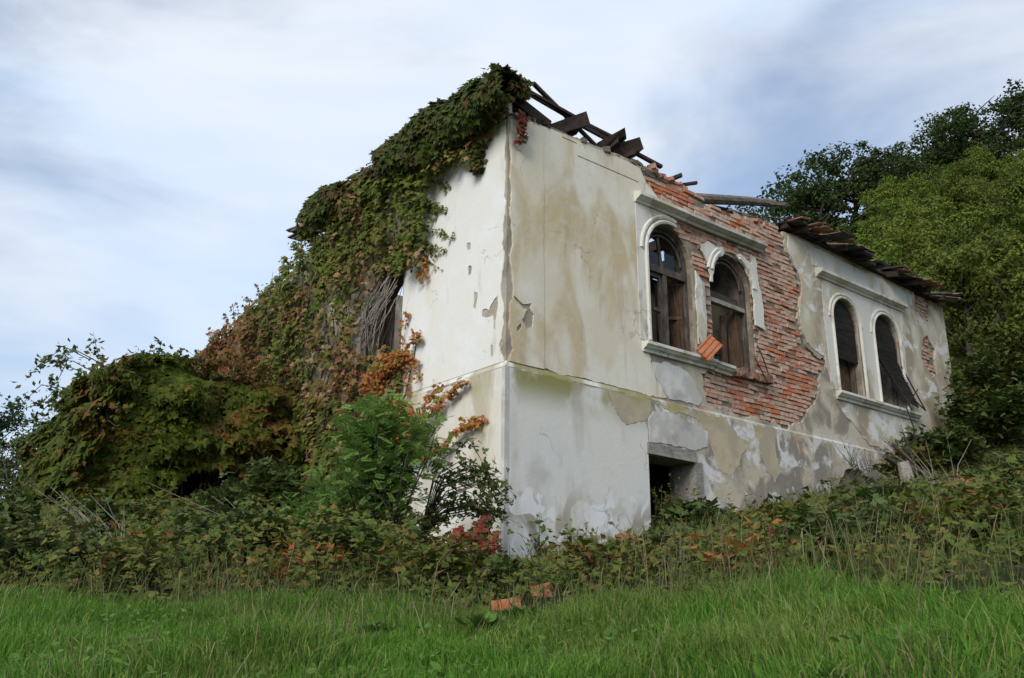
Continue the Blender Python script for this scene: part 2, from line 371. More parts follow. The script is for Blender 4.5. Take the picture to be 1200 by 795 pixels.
TPL = {}
def _tpl(pts, ctr, fold=.0):
    v = [(ctr[0], ctr[1], .07)] + [(x, y, -abs(x) * fold) for x, y in pts]; n = len(pts)
    return np.array(v, float), np.array([(0, 1 + i, 1 + (i + 1) % n) for i in range(n)])
TPL['ivy'] = _tpl([(0, 0), (.36, -.04), (.27, .24), (.58, .44), (.22, .55), (0, 1), (-.22, .55), (-.58, .44), (-.27, .24), (-.36, -.04)], (0, .33), .15)
TPL['oval'] = (np.array([(0, 0, 0), (.27, .32, -.06), (.22, .7, -.06), (0, 1, -.05), (-.22, .7, -.06), (-.27, .32, -.06)], float), np.array([(0, 1, 2), (0, 2, 3), (0, 3, 4), (0, 4, 5)]))
TPL['dia'] = (np.array([(0, 0, 0), (.3, .45, -.08), (0, 1, 0), (-.3, .45, -.08)], float), np.array([(0, 1, 2), (0, 2, 3)]))
def _tri():
    V, F = [], []; n = 0
    for ang, l, oy in ((0, 1, .1), (1.15, .75, 0), (-1.15, .75, 0)):
        c, s_ = math.cos(ang), math.sin(ang)
        for x, y, z in TPL['dia'][0]:
            x, y = x * l * 1.15, y * l + oy; V.append((x * c + y * s_, -x * s_ + y * c, z - .08 * y * abs(ang)))
        F += [(n, n + 1, n + 2), (n, n + 2, n + 3)]; n += 4
    return np.array(V), np.array(F)
TPL['tri'] = _tri()
def _pin(k=8):
    V, F = [], []; n = 0
    for i in range(2 * k + 1):
        if i == 2 * k: ang, oy = 0, .82
        else: ang, oy = (1.15 if i % 2 else -1.15), .16 + .66 * (i // 2) / (k - 1)
        l = .24; c, s_ = math.cos(ang), math.sin(ang)
        for x, y, z in TPL['dia'][0]:
            x, y = x * l * .85, y * l; V.append((x * c + y * s_, oy - x * s_ + y * c, z * l - .12 * oy * oy))
        F += [(n, n + 1, n + 2), (n, n + 2, n + 3)]; n += 4
    return np.array(V), np.array(F)
TPL['pin'] = _pin()
def unit(a): return a / (np.linalg.norm(a, axis=1, keepdims=True) + 1e-9)
def leaf_arrays(pos, nrm, tip, size, tpl):
    v, f = TPL[tpl]; N = unit(nrm); T = unit(tip - N * (tip * N).sum(1, keepdims=True)); Sx = np.cross(T, N)
    sz = np.asarray(size)[:, None, None]
    V = pos[:, None] + sz * (v[None, :, 0, None] * Sx[:, None] + v[None, :, 1, None] * T[:, None] + v[None, :, 2, None] * N[:, None])
    F = f[None] + (np.arange(len(pos)) * len(v))[:, None, None]
    return V.reshape(-1, 3), F.reshape(-1, 3)
def leaves(name, pos, nrm, tip, size, tpl, mat, parent=None, me_only=False):
    me = npmesh(name, *leaf_arrays(pos, nrm, tip, size, tpl))
    if me_only: return me
    o = link(name, me, mat, parent)
    if name == 'foliage': o['kind'] = 'stuff'
    return o
def rv(n, s=1.): return rng.normal(0, s, (n, 3))

# polygons ----------------------------------------------------------
def pip(px, py, poly):
    poly = np.asarray(poly, float); x0, y0 = poly[:, 0], poly[:, 1]; x1, y1 = np.roll(x0, -1), np.roll(y0, -1)
    px = np.asarray(px, float)[..., None]; py = np.asarray(py, float)[..., None]
    c = (y0 > py) != (y1 > py)
    with np.errstate(divide='ignore', invalid='ignore'):
        xi = (x1 - x0) * (py - y0) / (y1 - y0) + x0
    return (np.sum(c & (px < xi), axis=-1) % 2) == 1
def rough(poly, amp=.03, step=.05, seed=1, fix=None):
    """break straight edges into a ragged outline; edges in fix stay straight"""
    out = []; n = len(poly)
    for i in range(n):
        a, b = np.array(poly[i], float), np.array(poly[(i + 1) % n], float); ln = np.linalg.norm(b - a)
        out.append(tuple(a))
        if fix and i in fix: continue
        k = int(ln / step)
        if k < 2: continue
        nrm = np.array([-(b - a)[1], (b - a)[0]]) / ln
        for j in range(1, k):
            t = j / k; p = a + (b - a) * t; e = min(1, 4 * t, 4 * (1 - t))
            q = (fbm(p[0] * 5, p[1] * 5, seed, 3) - .5) * 3 + (rng.random() - .5) * .6
            out.append(tuple(p + nrm * amp * q * e))
    return out
def arch(x0, x1, z0, zs, n=14, rise=None):
    r = (x1 - x0) / 2; cx = (x0 + x1) / 2; rise = rise or r
    return [(x0, z0), (x1, z0)] + [(cx + r * math.cos(a), zs + rise * math.sin(a)) for a in np.linspace(0, math.pi, n)]
def rect(x0, x1, z0, z1): return [(x0, z0), (x1, z0), (x1, z1), (x0, z1)]
FRONT = lambda u, v, d: (u, d, v)
SIDE = lambda u, v, d: (d, u, v)
def slab(name, outer, holes, d0, d1, mp, mat, parent=None, wav=0.):
    pts, edges = [], []
    for poly in [outer] + list(holes):
        n0 = len(pts); pts += [Vector(p) for p in poly]; k = len(poly)
        edges += [(n0 + i, n0 + (i + 1) % k) for i in range(k)]
    r = delaunay_2d_cdt(pts, edges, [], 0, 1e-5)
    V = np.array([tuple(p) for p in r[0]]); F = np.array(r[2]); c = V[F].mean(1)
    keep = pip(c[:, 0], c[:, 1], outer)
    for h in holes: keep &= ~pip(c[:, 0], c[:, 1], h)
    F = F[keep]; n = len(V)
    P0 = [mp(u, v, d0) for u, v in V]; P1 = [mp(u, v, d1) for u, v in V]
    cnt = {}
    for t_ in F:
        for a, b in ((0, 1), (1, 2), (2, 0)):
            k = (t_[a], t_[b]); cnt[k] = 1
    sides = []
    for a, b in cnt:
        if (b, a) not in cnt: sides += [(a, b, b + n), (a, b + n, a + n)]
    FF = np.concatenate([F[:, ::-1], F + n, np.array(sides)]) if sides else np.concatenate([F[:, ::-1], F + n])
    if mp is FRONT: FF = FF[:, ::-1]
    return link(name, npmesh(name, P0 + P1, FF), mat, parent)

# ------------------------------------------------------------------ terrain
FW = np.array([.635, .772]); RT = np.array([.772, -.635])
def ground_h(x, y):
    x = np.asarray(x, float); y = np.asarray(y, float); dx, dy = x - CAM[0], y - CAM[1]
    fw = dx * FW[0] + dy * FW[1]; lat = dx * RT[0] + dy * RT[1]; r = np.hypot(dx, dy)
    q = np.clip(lat / np.maximum(fw, 3), -.8, .8)
    f2 = np.where(fw > 18, 18 + 14 * np.tanh((fw - 18) / 14) * (1 + 1.6 * sst(.2, .45, q)), fw); f2 = np.maximum(f2, -8)
    h = -1.8 + f2 * (.143 + np.where(q > 0, .138, .012) * q)
    az = np.degrees(np.arctan2(dx, dy))
    h += 9.5 * sst(24, 56, r) * sst(49, 64, az) * (1 - sst(110, 150, az)) * (1 - sst(80, 200, r))
    h += (17 + 5 * np.sin(az * .12)) * sst(110, 230, r)
    return h + (fbm(x * .6, y * .6, 5) - .5) * .16 * (1 - sst(30, 60, r)) + (fbm(x * .08, y * .08, 9) - .5) * 3 * sst(28, 60, r)
rr = np.concatenate([[0.], .4 * 1.055 ** np.arange(168)]); aa = np.linspace(0, 2 * np.pi, 200, endpoint=False)
GX = CAM[0] + rr[:, None] * np.sin(aa)[None]; GY = CAM[1] + rr[:, None] * np.cos(aa)[None]
GV = np.stack([GX, GY, ground_h(GX, GY)], -1).reshape(-1, 3); na = len(aa)
i, j = np.meshgrid(np.arange(len(rr) - 1), np.arange(na), indexing='ij'); a = (i * na + j).ravel(); b = (i * na + (j + 1) % na).ravel()
tag(link('ground', npmesh('ground', GV, np.stack([a, a + na, b + na, b], 1), True), MAT['soil']), kind='structure')

# ------------------------------------------------------------------ the house
house = thing('ruined_house', 'derelict two-storey house with peeling white plaster, bare brick and a fallen-in roof', 'house')
PL = 2.68                                               # level of the plinth line
W1, W2 = arch(2.98, 4.16, 3.62, 5.26), arch(4.66, 5.80, 3.62, 5.22)
W3, W4 = arch(8.44, 9.40, 3.76, 5.30), arch(9.98, 11.00, 3.76, 5.28)
DOOR = rect(2.80, 3.88, -1, 1.80)
BR = [(2.93, 7.0), (2.92, 6.72), (3.05, 6.50), (3.26, 6.34), (3.50, 6.12), (3.72, 5.95), (3.9, 5.7), (4.14, 5.4), (4.40, 5.05), (4.43, 4.4), (4.42, 3.66), (4.55, 3.60), (4.6, 3.40), (4.22, 3.36), (4.26, 3.1), (4.33, 2.84), (4.9, 2.80), (5.6, 2.82), (6.0, 2.80),
      (6.3, 2.78), (6.45, 2.66), (6.62, 2.66), (6.75, 2.82), (7.0, 2.93), (7.22, 3.04), (7.42, 3.28), (7.72, 3.62), (7.85, 3.98), (8.04, 4.18), (7.98, 4.36), (7.66, 4.40), (7.42, 4.52), (7.30, 4.8), (7.24, 5.06), (7.36, 5.4), (7.44, 5.82), (7.22, 6.1), (7.03, 6.43), (6.97, 6.75), (6.9, 7.0)]
BRr = rough(BR, .065, .045, 3)
BP1 = [(11.95, 5.1), (12.35, 4.75), (12.6, 4.85), (12.62, 5.45), (12.35, 5.75), (12.05, 5.5)]
BP2 = [(12.75, 3.35), (13.5, 3.2), (13.5, 4.25), (12.95, 4.15)]
BP3 = [(11.9, 6.2), (12.5, 6.05), (12.75, 6.75), (12.0, 6.75)]
BP1, BP2, BP3 = [rough(p, .05, .06, 5) for p in (BP1, BP2, BP3)]
HOLE = rough([(7.75, .9), (7.75, 1.75), (8.1, 2.0), (8.4, 2.22), (8.8, 2.25), (9.15, 2.12), (9.3, 1.7), (9.35, .9)], .05, .06, 8)
XE = 13.32
top_front = [(XE, 6.62), (12.8, 6.74), (12, 6.70), (11, 6.78), (9.6, 6.80), (8.2, 6.84), (7.4, 6.80), (6.9, 6.74), (6.2, 6.70), (5.4, 6.62), (4.8, 6.58), (4.4, 6.66), (3.9, 6.72), (3.4, 6.80), (2.9, 6.82), (1.5, 6.77), (.4, 6.71), (0, 6.62)]
wf = slab('front_wall', rough([(.05, -.8), (XE - .01, .3)] + [(XE - .01, 6.6)] + top_front[1:-1] + [(.05, 6.6)], .03, .1, 2, fix={0, 1, len(top_front) + 1}), [W1, W2, W3, W4, DOOR], .045, .5, FRONT, MAT['mortar'], house)
o = slab('undercoat', rough([(0, PL), (XE, PL)] + top_front, .02, .1, 2, fix={0, 1, len(top_front) + 1}), [W1, W2, W3, W4, BRr, BP1, BP2, BP3], 0, .045, FRONT, MAT['under'], wf)
o['label'] = 'grey-brown undercoat of the upper storey'
o = slab('undercoat', [(-.04, -.8), (XE + .02, -.4), (XE + .02, PL), (-.04, PL)], [DOOR, HOLE], -.04, .045, FRONT, MAT['under'], wf)
o['label'] = 'stained grey-brown undercoat of the lower storey'
b_ = MB(); b_.profile([(0, 0), (.041, 0), (.006, .075), (0, .075)], (-.041, 0, PL), (2.95, 0, PL)); o = b_.build('plinth_ledge', MAT['white_low'], wf)
b_ = MB(); b_.profile([(0, 0), (.041, 0), (.006, .045), (0, .045)], (2.952, 0, PL), (XE, 0, PL)); b_.build('plinth_ledge', MAT['under'], wf)

# plaster coats, each a thin broken sheet on the undercoat
def coat(poly, holes, d, mat, label, seed, mp=FRONT, par=None, base=0., fix=None, amp=.028):
    o = slab('plaster_coat', rough(poly, amp, .045, seed, fix), holes, base - d, base, mp, MAT[mat], par or wf); o['label'] = label
cream_out = [(.03, PL + .08), (2.5, PL + .08), (3.32, 2.77), (3.08, 3.02), (2.97, 3.3), (2.93, 3.5), (2.95, 3.62), (2.95, 5.26), (3.05, 5.62), (3.3, 5.9), (3.62, 6.02), (3.42, 6.22), (3.22, 6.38), (3.02, 6.52), (2.88, 6.74), (1.5, 6.74), (.4, 6.68), (.03, 6.58)]
notch = [(.03, 6.3), (.05, 6.0), (.03, 5.6), (.06, 5.3), (.03, 5.1), (.07, 4.8), (.10, 4.55), (.04, 4.35), (.09, 4.1), (.12, 3.85), (.05, 3.6), (.04, 3.3), (.09, 3.1), (.12, 2.95), (.06, 2.85)]
chips = [rough([(.28, 3.42), (.36, 3.3), (.48, 3.36), (.5, 3.55), (.4, 3.62), (.33, 3.52)], .02, .03, 4), rough([(.12, 3.75), (.3, 3.66), (.46, 3.72), (.44, 3.62), (.3, 3.58), (.16, 3.68)], .015, .03, 9), rough([(.18, 3.28), (.26, 3.36), (.27, 3.30), (.2, 3.22)], .01, .03, 9)]
coat(cream_out + notch, chips + [rect(1.1, 1.42, 6.655, 6.675), rect(1.44, 2.86, 6.44, 6.462)], .012, 'cream', 'cream plaster of the upper storey with brown streaks', 11)
o = slab('corner_pilaster', rough([(.05, PL + .085), (.70, PL + .085), (.70, 6.56), (.05, 6.56)] + [(x + .015, z) for x, z in notch], .012, .05, 29), chips, -.020, -.0121, FRONT, MAT['cream'], wf)
coat([(2.99, 3.30), (3.3, 3.38), (3.66, 3.37), (3.95, 3.25), (4.12, 3.0), (4.2, 2.86), (4.1, 2.77), (3.7, 2.79), (3.38, 2.77), (3.12, 3.02)], [], .010, 'grey_patch', 'pale flaking patch below the window sill', 12)
coat([(.0, -.8), (2.79, -.5), (2.79, 1.95), (2.80, 2.1), (2.74, 2.29), (2.55, 2.24), (2.34, 2.17), (2.22, 2.22), (2.06, 2.40), (1.92, 2.66), (.0, 2.66)], [], .010, 'white_low', 'bluish white limewash of the lower storey', 13, base=-.04, fix={0, 1})
coat([(1.95, 2.67), (2.9, 2.665), (2.9, 2.52), (2.80, 2.36), (2.74, 2.31), (2.55, 2.26), (2.34, 2.19), (2.23, 2.24), (2.08, 2.42)], [], .006, 'old_yellow', 'yellowed plaster triangle under the plinth line', 14, base=-.04, amp=.01)
coat([(2.82, 1.99), (2.83, 2.36), (2.96, 2.5), (3.3, 2.54), (3.75, 2.46), (4.24, 2.34), (4.22, 2.1), (3.92, 1.99)], [], .013, 'grey_patch', 'grey cement patch above the doorway', 15, base=-.04)
coat([(4.05, .6), (4.06, 1.7), (4.2, 1.55), (4.35, 1.25), (4.7, 1.18), (4.95, 1.0), (5.3, 1.0), (5.4, .5)], [], .007, 'grey_patch', 'whitish remnant of limewash right of the doorway', 16, base=-.04)
coat([(3.0, 2.66), (4.7, 2.66), (5.25, 2.3), (5.05, 1.9), (4.75, 1.65), (4.5, 1.75), (4.35, 2.05), (4.27, 2.4), (3.75, 2.56), (3.2, 2.58)], [], .005, 'old_yellow', 'beige plaster sheet right of the doorway', 17, base=-.04, amp=.06)
coat([(5.5, 2.66), (6.2, 2.66), (6.1, 2.3), (6.25, 1.9), (6.0, 1.7), (5.75, 2.0)], [], .005, 'old_yellow', 'narrow beige plaster sheet under the bare brick', 18, base=-.04, amp=.06)
coat([(10.4, .8), (10.6, 2.5), (11.4, 2.66), (12.3, 2.6), (13.2, 2.66), (13.2, .8)], [], .006, 'grey_patch', 'mottled pale plaster low on the far end', 18, base=-.04, amp=.05)
coat([(7.45, 5.82), (7.38, 5.4), (7.28, 5.06), (7.34, 4.8), (7.46, 4.56), (7.7, 4.45), (8.02, 4.40), (8.14, 4.0), (8.24, 3.55), (8.5, 3.3), (8.9, 3.1), (9.3, 2.80), (11, 2.78), (13.26, 2.80), (13.28, 6.5), (12.6, 6.66), (9, 6.78), (7.15, 6.76), (7.1, 6.45), (7.28, 6.12)], [BP1, BP2, BP3, W3, W4], .012, 'right_cream', 'patchy beige plaster around the far pair of windows', 19)
# white surrounds
def ringpanel(out, holes, d, label, seed): coat(out, holes, d, 'trim', label, seed, amp=.012)
coat([(2.74, 3.66), (2.95, 3.66), (2.98, 5.26), (3.06, 5.58), (3.25, 5.82), (3.5, 5.86), (3.68, 5.92), (3.5, 6.06), (2.74, 6.06)], [], .022, 'trim', 'smooth white plaster left of the first window', 21, amp=.01)
coat([(4.18, 3.86), (4.40, 3.80), (4.42, 5.0), (4.2, 5.2)], [], .03, 'trim', 'white plaster strip right of the first window', 22)
coat([(4.36, 5.72), (4.6, 5.86), (4.86, 5.78), (5.0, 5.86), (5.05, 5.78), (4.86, 5.62), (4.74, 5.42), (4.66, 5.1), (4.60, 5.1), (4.58, 5.4), (4.48, 5.55)], [], .03, 'trim', 'white plaster scrap over the second window', 23)
coat([(5.82, 4.55), (6.12, 4.5), (6.1, 5.0), (6.0, 5.5), (5.98, 5.9), (5.85, 5.95), (5.84, 5.75), (5.5, 5.86), (5.4, 5.8), (5.65, 5.62), (5.78, 5.35), (5.81, 5.2)], [], .03, 'trim', 'white plaster piece right of the second window', 24)
coat([(8.18, 3.77), (8.42, 3.77), (9.42, 3.77), (9.96, 3.77), (11.04, 3.77), (11.22, 3.9), (11.2, 5.4), (11.28, 6.05), (8.2, 6.05), (8.12, 5.2)], [W3, W4], .020, 'trim_far', 'white flat surround of the far pair of windows', 25)
coat([(7.86, 6.28), (11.6, 6.3), (11.55, 6.62), (7.86, 6.7)], [], .024, 'trim_far', 'white band under the surviving eave', 26)
def archbead(x0, x1, z0, zs, a0, a1, w, label, dd=.05, par=wf):
    r = (x1 - x0) / 2 + w / 2; cx = (x0 + x1) / 2
    pts = [(cx + r * math.cos(a), -dd, zs + r * math.sin(a)) for a in np.linspace(a0, a1, 18)]
    if a0 < .01: pts = [(cx + r, -dd, z0)] + pts
    if a1 > 3.13: pts = pts + [(cx - r, -dd, z0)]
    b_ = MB(); b_.tube(pts, w / 2, 6)
    r3 = r + w * 1.3; pts2 = [(cx + r3 * math.cos(a), -dd + .02, zs + r3 * math.sin(a)) for a in np.linspace(a0, a1, 18)]
    b_.tube(pts2, w * .55, 6); o = b_.build('arch_moulding', MAT['trim'], par); o['label'] = label
archbead(2.98, 4.16, 3.66, 5.26, 1.35, math.pi, .075, 'white arch moulding left of the first window', .04)
archbead(4.66, 5.80, 3.66, 5.22, .05, 1.15, .06, 'white arch moulding right of the second window', .04)
archbead(4.66, 5.80, 3.66, 5.22, 2.15, 2.95, .06, 'white arch moulding left of the second window', .04)
archbead(8.44, 9.40, 3.78, 5.30, 0, math.pi, .06, 'white arch moulding of the third window', .035)
archbead(9.98, 11.00, 3.78, 5.28, 0, math.pi, .06, 'white arch moulding of the fourth window', .035)
HP = [(0, 0), (.05, 0), (.07, .035), (.10, .045), (.15, .075), (.17, .085), (.17, .145), (.15, .155), (0, .20)]
b_ = MB(); b_.profile(HP, (2.72, 0, 6.05), (3.98, 0, 6.055)); b_.build('hood_moulding', MAT['trim'], wf)['label'] = 'white near end of the moulding over the first pair of windows'
b_ = MB(); b_.profile(HP, (3.99, .005, 6.05), (6.20, 0, 6.075)); b_.build('hood_moulding', MAT['trim_dirty'], wf)['label'] = 'grey far end of the moulding over the first pair of windows'
b_ = MB(); b_.profile(HP, (7.98, 0, 6.06), (11.30, 0, 6.05)); b_.build('hood_moulding', MAT['trim_far'], wf)['label'] = 'moulding over the far pair of windows'
SP = [(0, 0), (.05, 0), (.06, .05), (.10, .06), (.13, .10), (.15, .105), (.15, .155), (0, .17)]
b_ = MB(); b_.profile(SP, (2.78, 0, 3.45), (4.52, 0, 3.46)); b_.profile(SP, (4.54, .01, 3.45), (5.02, .02, 3.44)); b_.build('window_sill', MAT['trim'], wf)
b_ = MB()
for k in range(12): x = 5.0 + k * .09; b_.box(x, x + .12, -.02 - rng.random() * .09, .4, 3.46 + rng.random() * .03, 3.55 + rng.random() * .09, .012)
tag(b_.build('window_sill', MAT['brick_dark'], wf), kind='stuff')['label'] = 'broken dark end of the first sill'
b_ = MB(); b_.profile(SP, (8.28, 0, 3.58), (11.34, 0, 3.58)); b_.build('window_sill', MAT['trim'], wf)['label'] = 'pale sill under the far pair of windows'

# bricks -------------------------------------------------------------
bms = []
for k in range(7):
    x, y, z = .142, .055, .036
    c = np.array([(-x, -y, -z), (x, -y, -z), (x, y, -z), (-x, y, -z), (-x, -y, z), (x, -y, z), (x, y, z), (-x, y, z)], float)
    c += rng.normal(0, .0055, c.shape); q = MB()
    f = c.copy(); f[[0, 1, 4, 5], 1] += .012                      # worn front edges
    fr_ = c[[0, 1, 5, 4]].copy(); ctr = fr_.mean(0); fr_ = ctr + (fr_ - ctr) * np.array([.955, 1, .86]); V = np.concatenate([f, fr_])
    q.add(V, [(0, 2, 1), (0, 3, 2), (4, 5, 6), (4, 6, 7), (1, 2, 6), (1, 6, 5), (2, 3, 7), (2, 7, 6), (3, 0, 4), (3, 4, 7), (8, 9, 10), (8, 10, 11), (0, 1, 9), (0, 9, 8), (1, 5, 10), (1, 10, 9), (5, 4, 11), (5, 11, 10), (4, 0, 8), (4, 8, 11)])
    me = q.mesh('brick'); me.materials.append(MAT['brick_pale']); bms.append(me)
spots = []; PIT = .084
opens = [arch(2.94, 4.2, 3.5, 5.26), arch(4.62, 5.84, 3.5, 5.22), arch(8.4, 9.44, 3.7, 5.3), arch(9.94, 11.04, 3.7, 5.28), DOOR]
def inside(x, z, reg): return bool(pip(x, z, reg)) and not any(bool(pip(x, z, w)) for w in opens)
for reg, x0, x1, z0, z1 in ((BRr, 2.85, 8.2, 2.6, 6.86), (BP1, 11.8, 12.8, 4.6, 5.9), (BP2, 12.6, 13.4, 3.1, 4.3), (BP3, 11.8, 12.9, 6, 6.8), (HOLE, 7.6, 9.5, 1.2, 2.4)):
    row = 0; z = z0
    while z < z1:
        x = x0 + (.15 if row % 2 else 0) + rng.normal(0, .012)
        while x < x1:
            ok = [inside(x + dx, z, reg) for dx in (-.11, 0, .11)]
            half = rng.random() < .13
            if z > 6.5 and reg is BRr:
                zt = np.interp(x, [p[0] for p in top_front[::-1]], [p[1] for p in top_front[::-1]])
                if z > zt + .08 + .06 * rng.random(): ok = [False] * 3
            if all(ok) and not half: spots.append((x, z, 1.0, reg is HOLE))
            elif all(ok): spots.append((x - .072, z, .49, reg is HOLE)); spots.append((x + .072, z, .47, reg is HOLE))
            elif ok[0] and ok[1]: spots.append((x - .07, z, .5, reg is HOLE))
            elif ok[1] and ok[2]: spots.append((x + .07, z, .5, reg is HOLE))
            x += .297
        z += PIT; row += 1
spots = [s_ for s_ in spots if rng.random() > (.03 if not s_[3] else .1)]
spots.sort(key=lambda s_: -s_[2] / math.hypot(s_[0] - CAM[0], CAM[1]))
rest = MB()
for n_, (x, z, l, low) in enumerate(spots):
    hot = math.exp(-((x - 7.3) / .75) ** 2 - ((z - 3.95) / .55) ** 2) + .5 * math.exp(-((x - 5.7) / .5) ** 2 - ((z - 2.95) / .2) ** 2) + .75 * math.exp(-((x - 3.6) / .7) ** 2 - ((z - 6.5) / .3) ** 2) + (.7 if x > 11.8 else 0) + .5 * math.exp(-((x - 4.3) / .25) ** 2 - ((z - 5.6) / .4) ** 2)
    r_ = rng.random()
    mt = 'brick_orange' if r_ < hot * .58 + .03 else 'brick_red' if r_ < hot * .9 + .13 else 'brick_dark' if r_ > .94 else 'brick_pale'
    dep = .079 + rng.normal(0, .006) + (.02 if rng.random() < .06 else 0) + (.03 if low else 0)
    loc = (x, dep, z + rng.normal(0, .002)); rot = (rng.normal(0, .012), rng.normal(0, .009), rng.normal(0, .015)); sc = (l * (1 + rng.normal(0, .03)), 1, 1 + rng.normal(0, .06))
    if n_ < 290:
        o = link('brick', bms[n_ % 7], MAT[mt], wf); o.location, o.rotation_euler, o.scale = loc, rot, sc
    else:
        me = bms[n_ % 7]; V = np.array([v.co[:] for v in me.vertices]) * sc + loc; rest.add(V, [p.vertices[:] for p in me.polygons])
if rest.n: tag(rest.build('bricks', MAT['brick_pale'], wf), kind='stuff')
# loose rubble along the broken wall head
for k in range(46):
    x = rng.uniform(2.95, 7.2) if k < 38 else rng.uniform(11.8, 13.2); zt = float(np.interp(x, [p[0] for p in top_front[::-1]], [p[1] for p in top_front[::-1]]))
    o = link('rubble_brick', bms[k % 7], MAT[['brick_red', 'brick_dark', 'brick_pale', 'brick_dark', 'tile'][k % 5]], wf)
    o.location = (x, rng.uniform(.03, .4), zt + .03 + rng.random() * .07); o.rotation_euler = (rng.normal(0, .3), rng.normal(0, .25), rng.uniform(0, 3)); o.scale = (rng.uniform(.5, 1.1), 1, rng.uniform(.8, 1.3))
# thin mortar crumbs on the plaster top edge
b_ = MB()
for k in range(150):
    x = rng.uniform(.05, 3.3); zt = float(np.interp(x, [p[0] for p in top_front[::-1]], [p[1] for p in top_front[::-1]])); s_ = rng.uniform(.02, .06)
    y = rng.uniform(.0, .4); b_.box(x - s_, x + s_ * 1.6, y - s_, y + s_, zt - .04, zt + s_ * .8, s_ * .3)
tag(b_.build('mortar_crumbs', MAT['mortar'], wf), kind='stuff')

# windows ------------------------------------------------------------
def window(x0, x1, z0, zs, name, label, d=.10, fw_=.07, mat='frame'):
    r = (x1 - x0) / 2
    o = slab('window_frame', arch(x0 + .002, x1 - .002, z0, zs), [arch(x0 + fw_, x1 - fw_, z0 + fw_, zs)], d, d + .09, FRONT, MAT[mat], house); o['label'] = label
    return o
f1 = window(2.98, 4.16, 3.62, 5.26, 'window', 'dark weathered frame of the first window', .14, .075)
b_ = MB(); b_.box(3.05, 4.09, .12, .22, 5.00, 5.11, .004); b_.build('transom', MAT['frame'], f1)
b_ = MB(); b_.box(3.53, 3.61, .13, .21, 3.69, 5.0, .003); b_.build('mullion', MAT['frame'], f1)
b_ = MB(); b_.tube([(3.57 + .46 * math.cos(a), .17, 5.26 + .46 * math.sin(a)) for a in np.linspace(0, math.pi, 14)], .022, 5); b_.build('glazing_bar', MAT['frame'], f1)
b_ = MB(); b_.beam((3.57, .2, 5.10), (3.50, .22, 5.78), .05, .05); b_.build('glazing_bar', MAT['frame'], f1)
for xa, xb, op in ((3.06, 3.52, .0), (3.63, 4.08, .75)):                      # casements, the right one swung inward
    q = MB(); w = xb - xa; dx, dy = math.cos(op), math.sin(op)
    P_ = lambda s_, z: (xb - (w - s_ * w) * dx if op else xa + s_ * w, .2 + (w - s_ * w) * dy if op else .2, z)
    for s_ in (.04, .96): q.beam(P_(s_, 3.70), P_(s_, 4.98), .05, .05, up=(0, 1, 0))
    for z in (3.73, 4.35, 4.96): q.beam(P_(0, z), P_(1, z), .045, .06)
    q.build('casement', MAT['sash' if op else 'frame'], f1)
b_ = MB(); b_.box(3.10, 3.50, .20, .206, 5.14, 5.40); b_.box(3.66, 3.95, .20, .206, 5.14, 5.45); b_.build('pane', MAT['glass'], f1)
b_ = MB(); b_.box(4.0, 4.14, .24, .46, 3.66, 5.2, .004); b_.build('lining_board', MAT['sash'], f1)
b_ = MB(); b_.beam((3.25, .6, 3.7), (3.8, .9, 5.2), .07, .09); b_.build('fallen_bar', MAT['timber'], f1)
f2 = window(4.66, 5.80, 3.62, 5.22, 'window', 'grey frame of the second window', .14, .07)
b_ = MB(); b_.beam((4.73, .16, 4.86), (5.73, .16, 4.84), .07, .08); b_.build('transom', MAT['palewood'], f2)
b_ = MB(); b_.box(5.56, 5.73, .22, .40, 3.66, 4.82, .006); b_.build('lining_board', MAT['sash'], f2)
b_ = MB(); b_.box(5.30, 5.42, .34, .38, 3.66, 4.72, .006); b_.build('casement', MAT['sash'], f2)
b_ = MB(); b_.tube([(5.23 + .44 * math.cos(a), .16, 5.22 + .44 * math.sin(a)) for a in np.linspace(0, math.pi, 14)], .024, 5); b_.build('glazing_bar', MAT['frame'], f2)
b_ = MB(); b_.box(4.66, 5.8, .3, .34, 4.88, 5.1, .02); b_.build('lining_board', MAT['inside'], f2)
b_ = MB(); b_.tube([(5.78, -.06, 4.15), (5.84, -.12, 3.9), (5.93, -.14, 3.62)], .012, 5); b_.tube([(5.70, -.04, 3.9), (5.86, -.12, 3.55)], .012, 5); b_.build('shutter_arm', MAT['iron'], f2)
f3 = window(8.44, 9.40, 3.76, 5.30, 'window', 'frame of the third window behind a black shutter', .16, .06)
def slats(name, fn, n, par):
    q = MB()
    for k in range(n):
        a_, b__ = fn(k / n); q.beam(a_, b__, .014, .046, .0015, twist=.35)
    return tag(q.build(name, MAT['shutter'], par), kind='stuff')
def half(z, zs, r): return r if z <= zs else math.sqrt(max(.0025, r * r - (z - zs) ** 2))
slats('roller_shutter', lambda s_: ((8.92 - half(4.55 + s_ * 1.24, 5.3, .47), .09, 4.55 + s_ * 1.24), (8.92 + half(4.55 + s_ * 1.24, 5.3, .47), .09, 4.55 + s_ * 1.24 - .02)), 27, f3)['label'] = 'black slatted shutter half lowered'
b_ = MB(); b_.beam((8.70, .2, 3.8), (8.70, .2, 4.6), .05, .05, up=(0, 1, 0)); b_.build('mullion', MAT['palewood'], f3)
b_ = MB(); b_.box(8.84, 9.38, .27, .31, 3.80, 4.7, .008); b_.build('curtain_board', MAT['sash'], f3)
f4 = window(9.98, 11.00, 3.76, 5.28, 'window', 'frame of the fourth window behind a torn shutter', .16, .06)
def s4(s_):
    z = 4.02 + s_ * 1.74; k = max(0, (4.95 - z)); r_ = half(z, 5.28, .49)
    return ((10.49 - r_ + k * .82, .07 - .10 * k, z + .02), (10.49 + r_ + k * .16, .07 - .30 * k, z - .10 - .10 * k))
slats('roller_shutter', s4, 36, f4)['label'] = 'black slatted shutter torn loose and hanging outward'
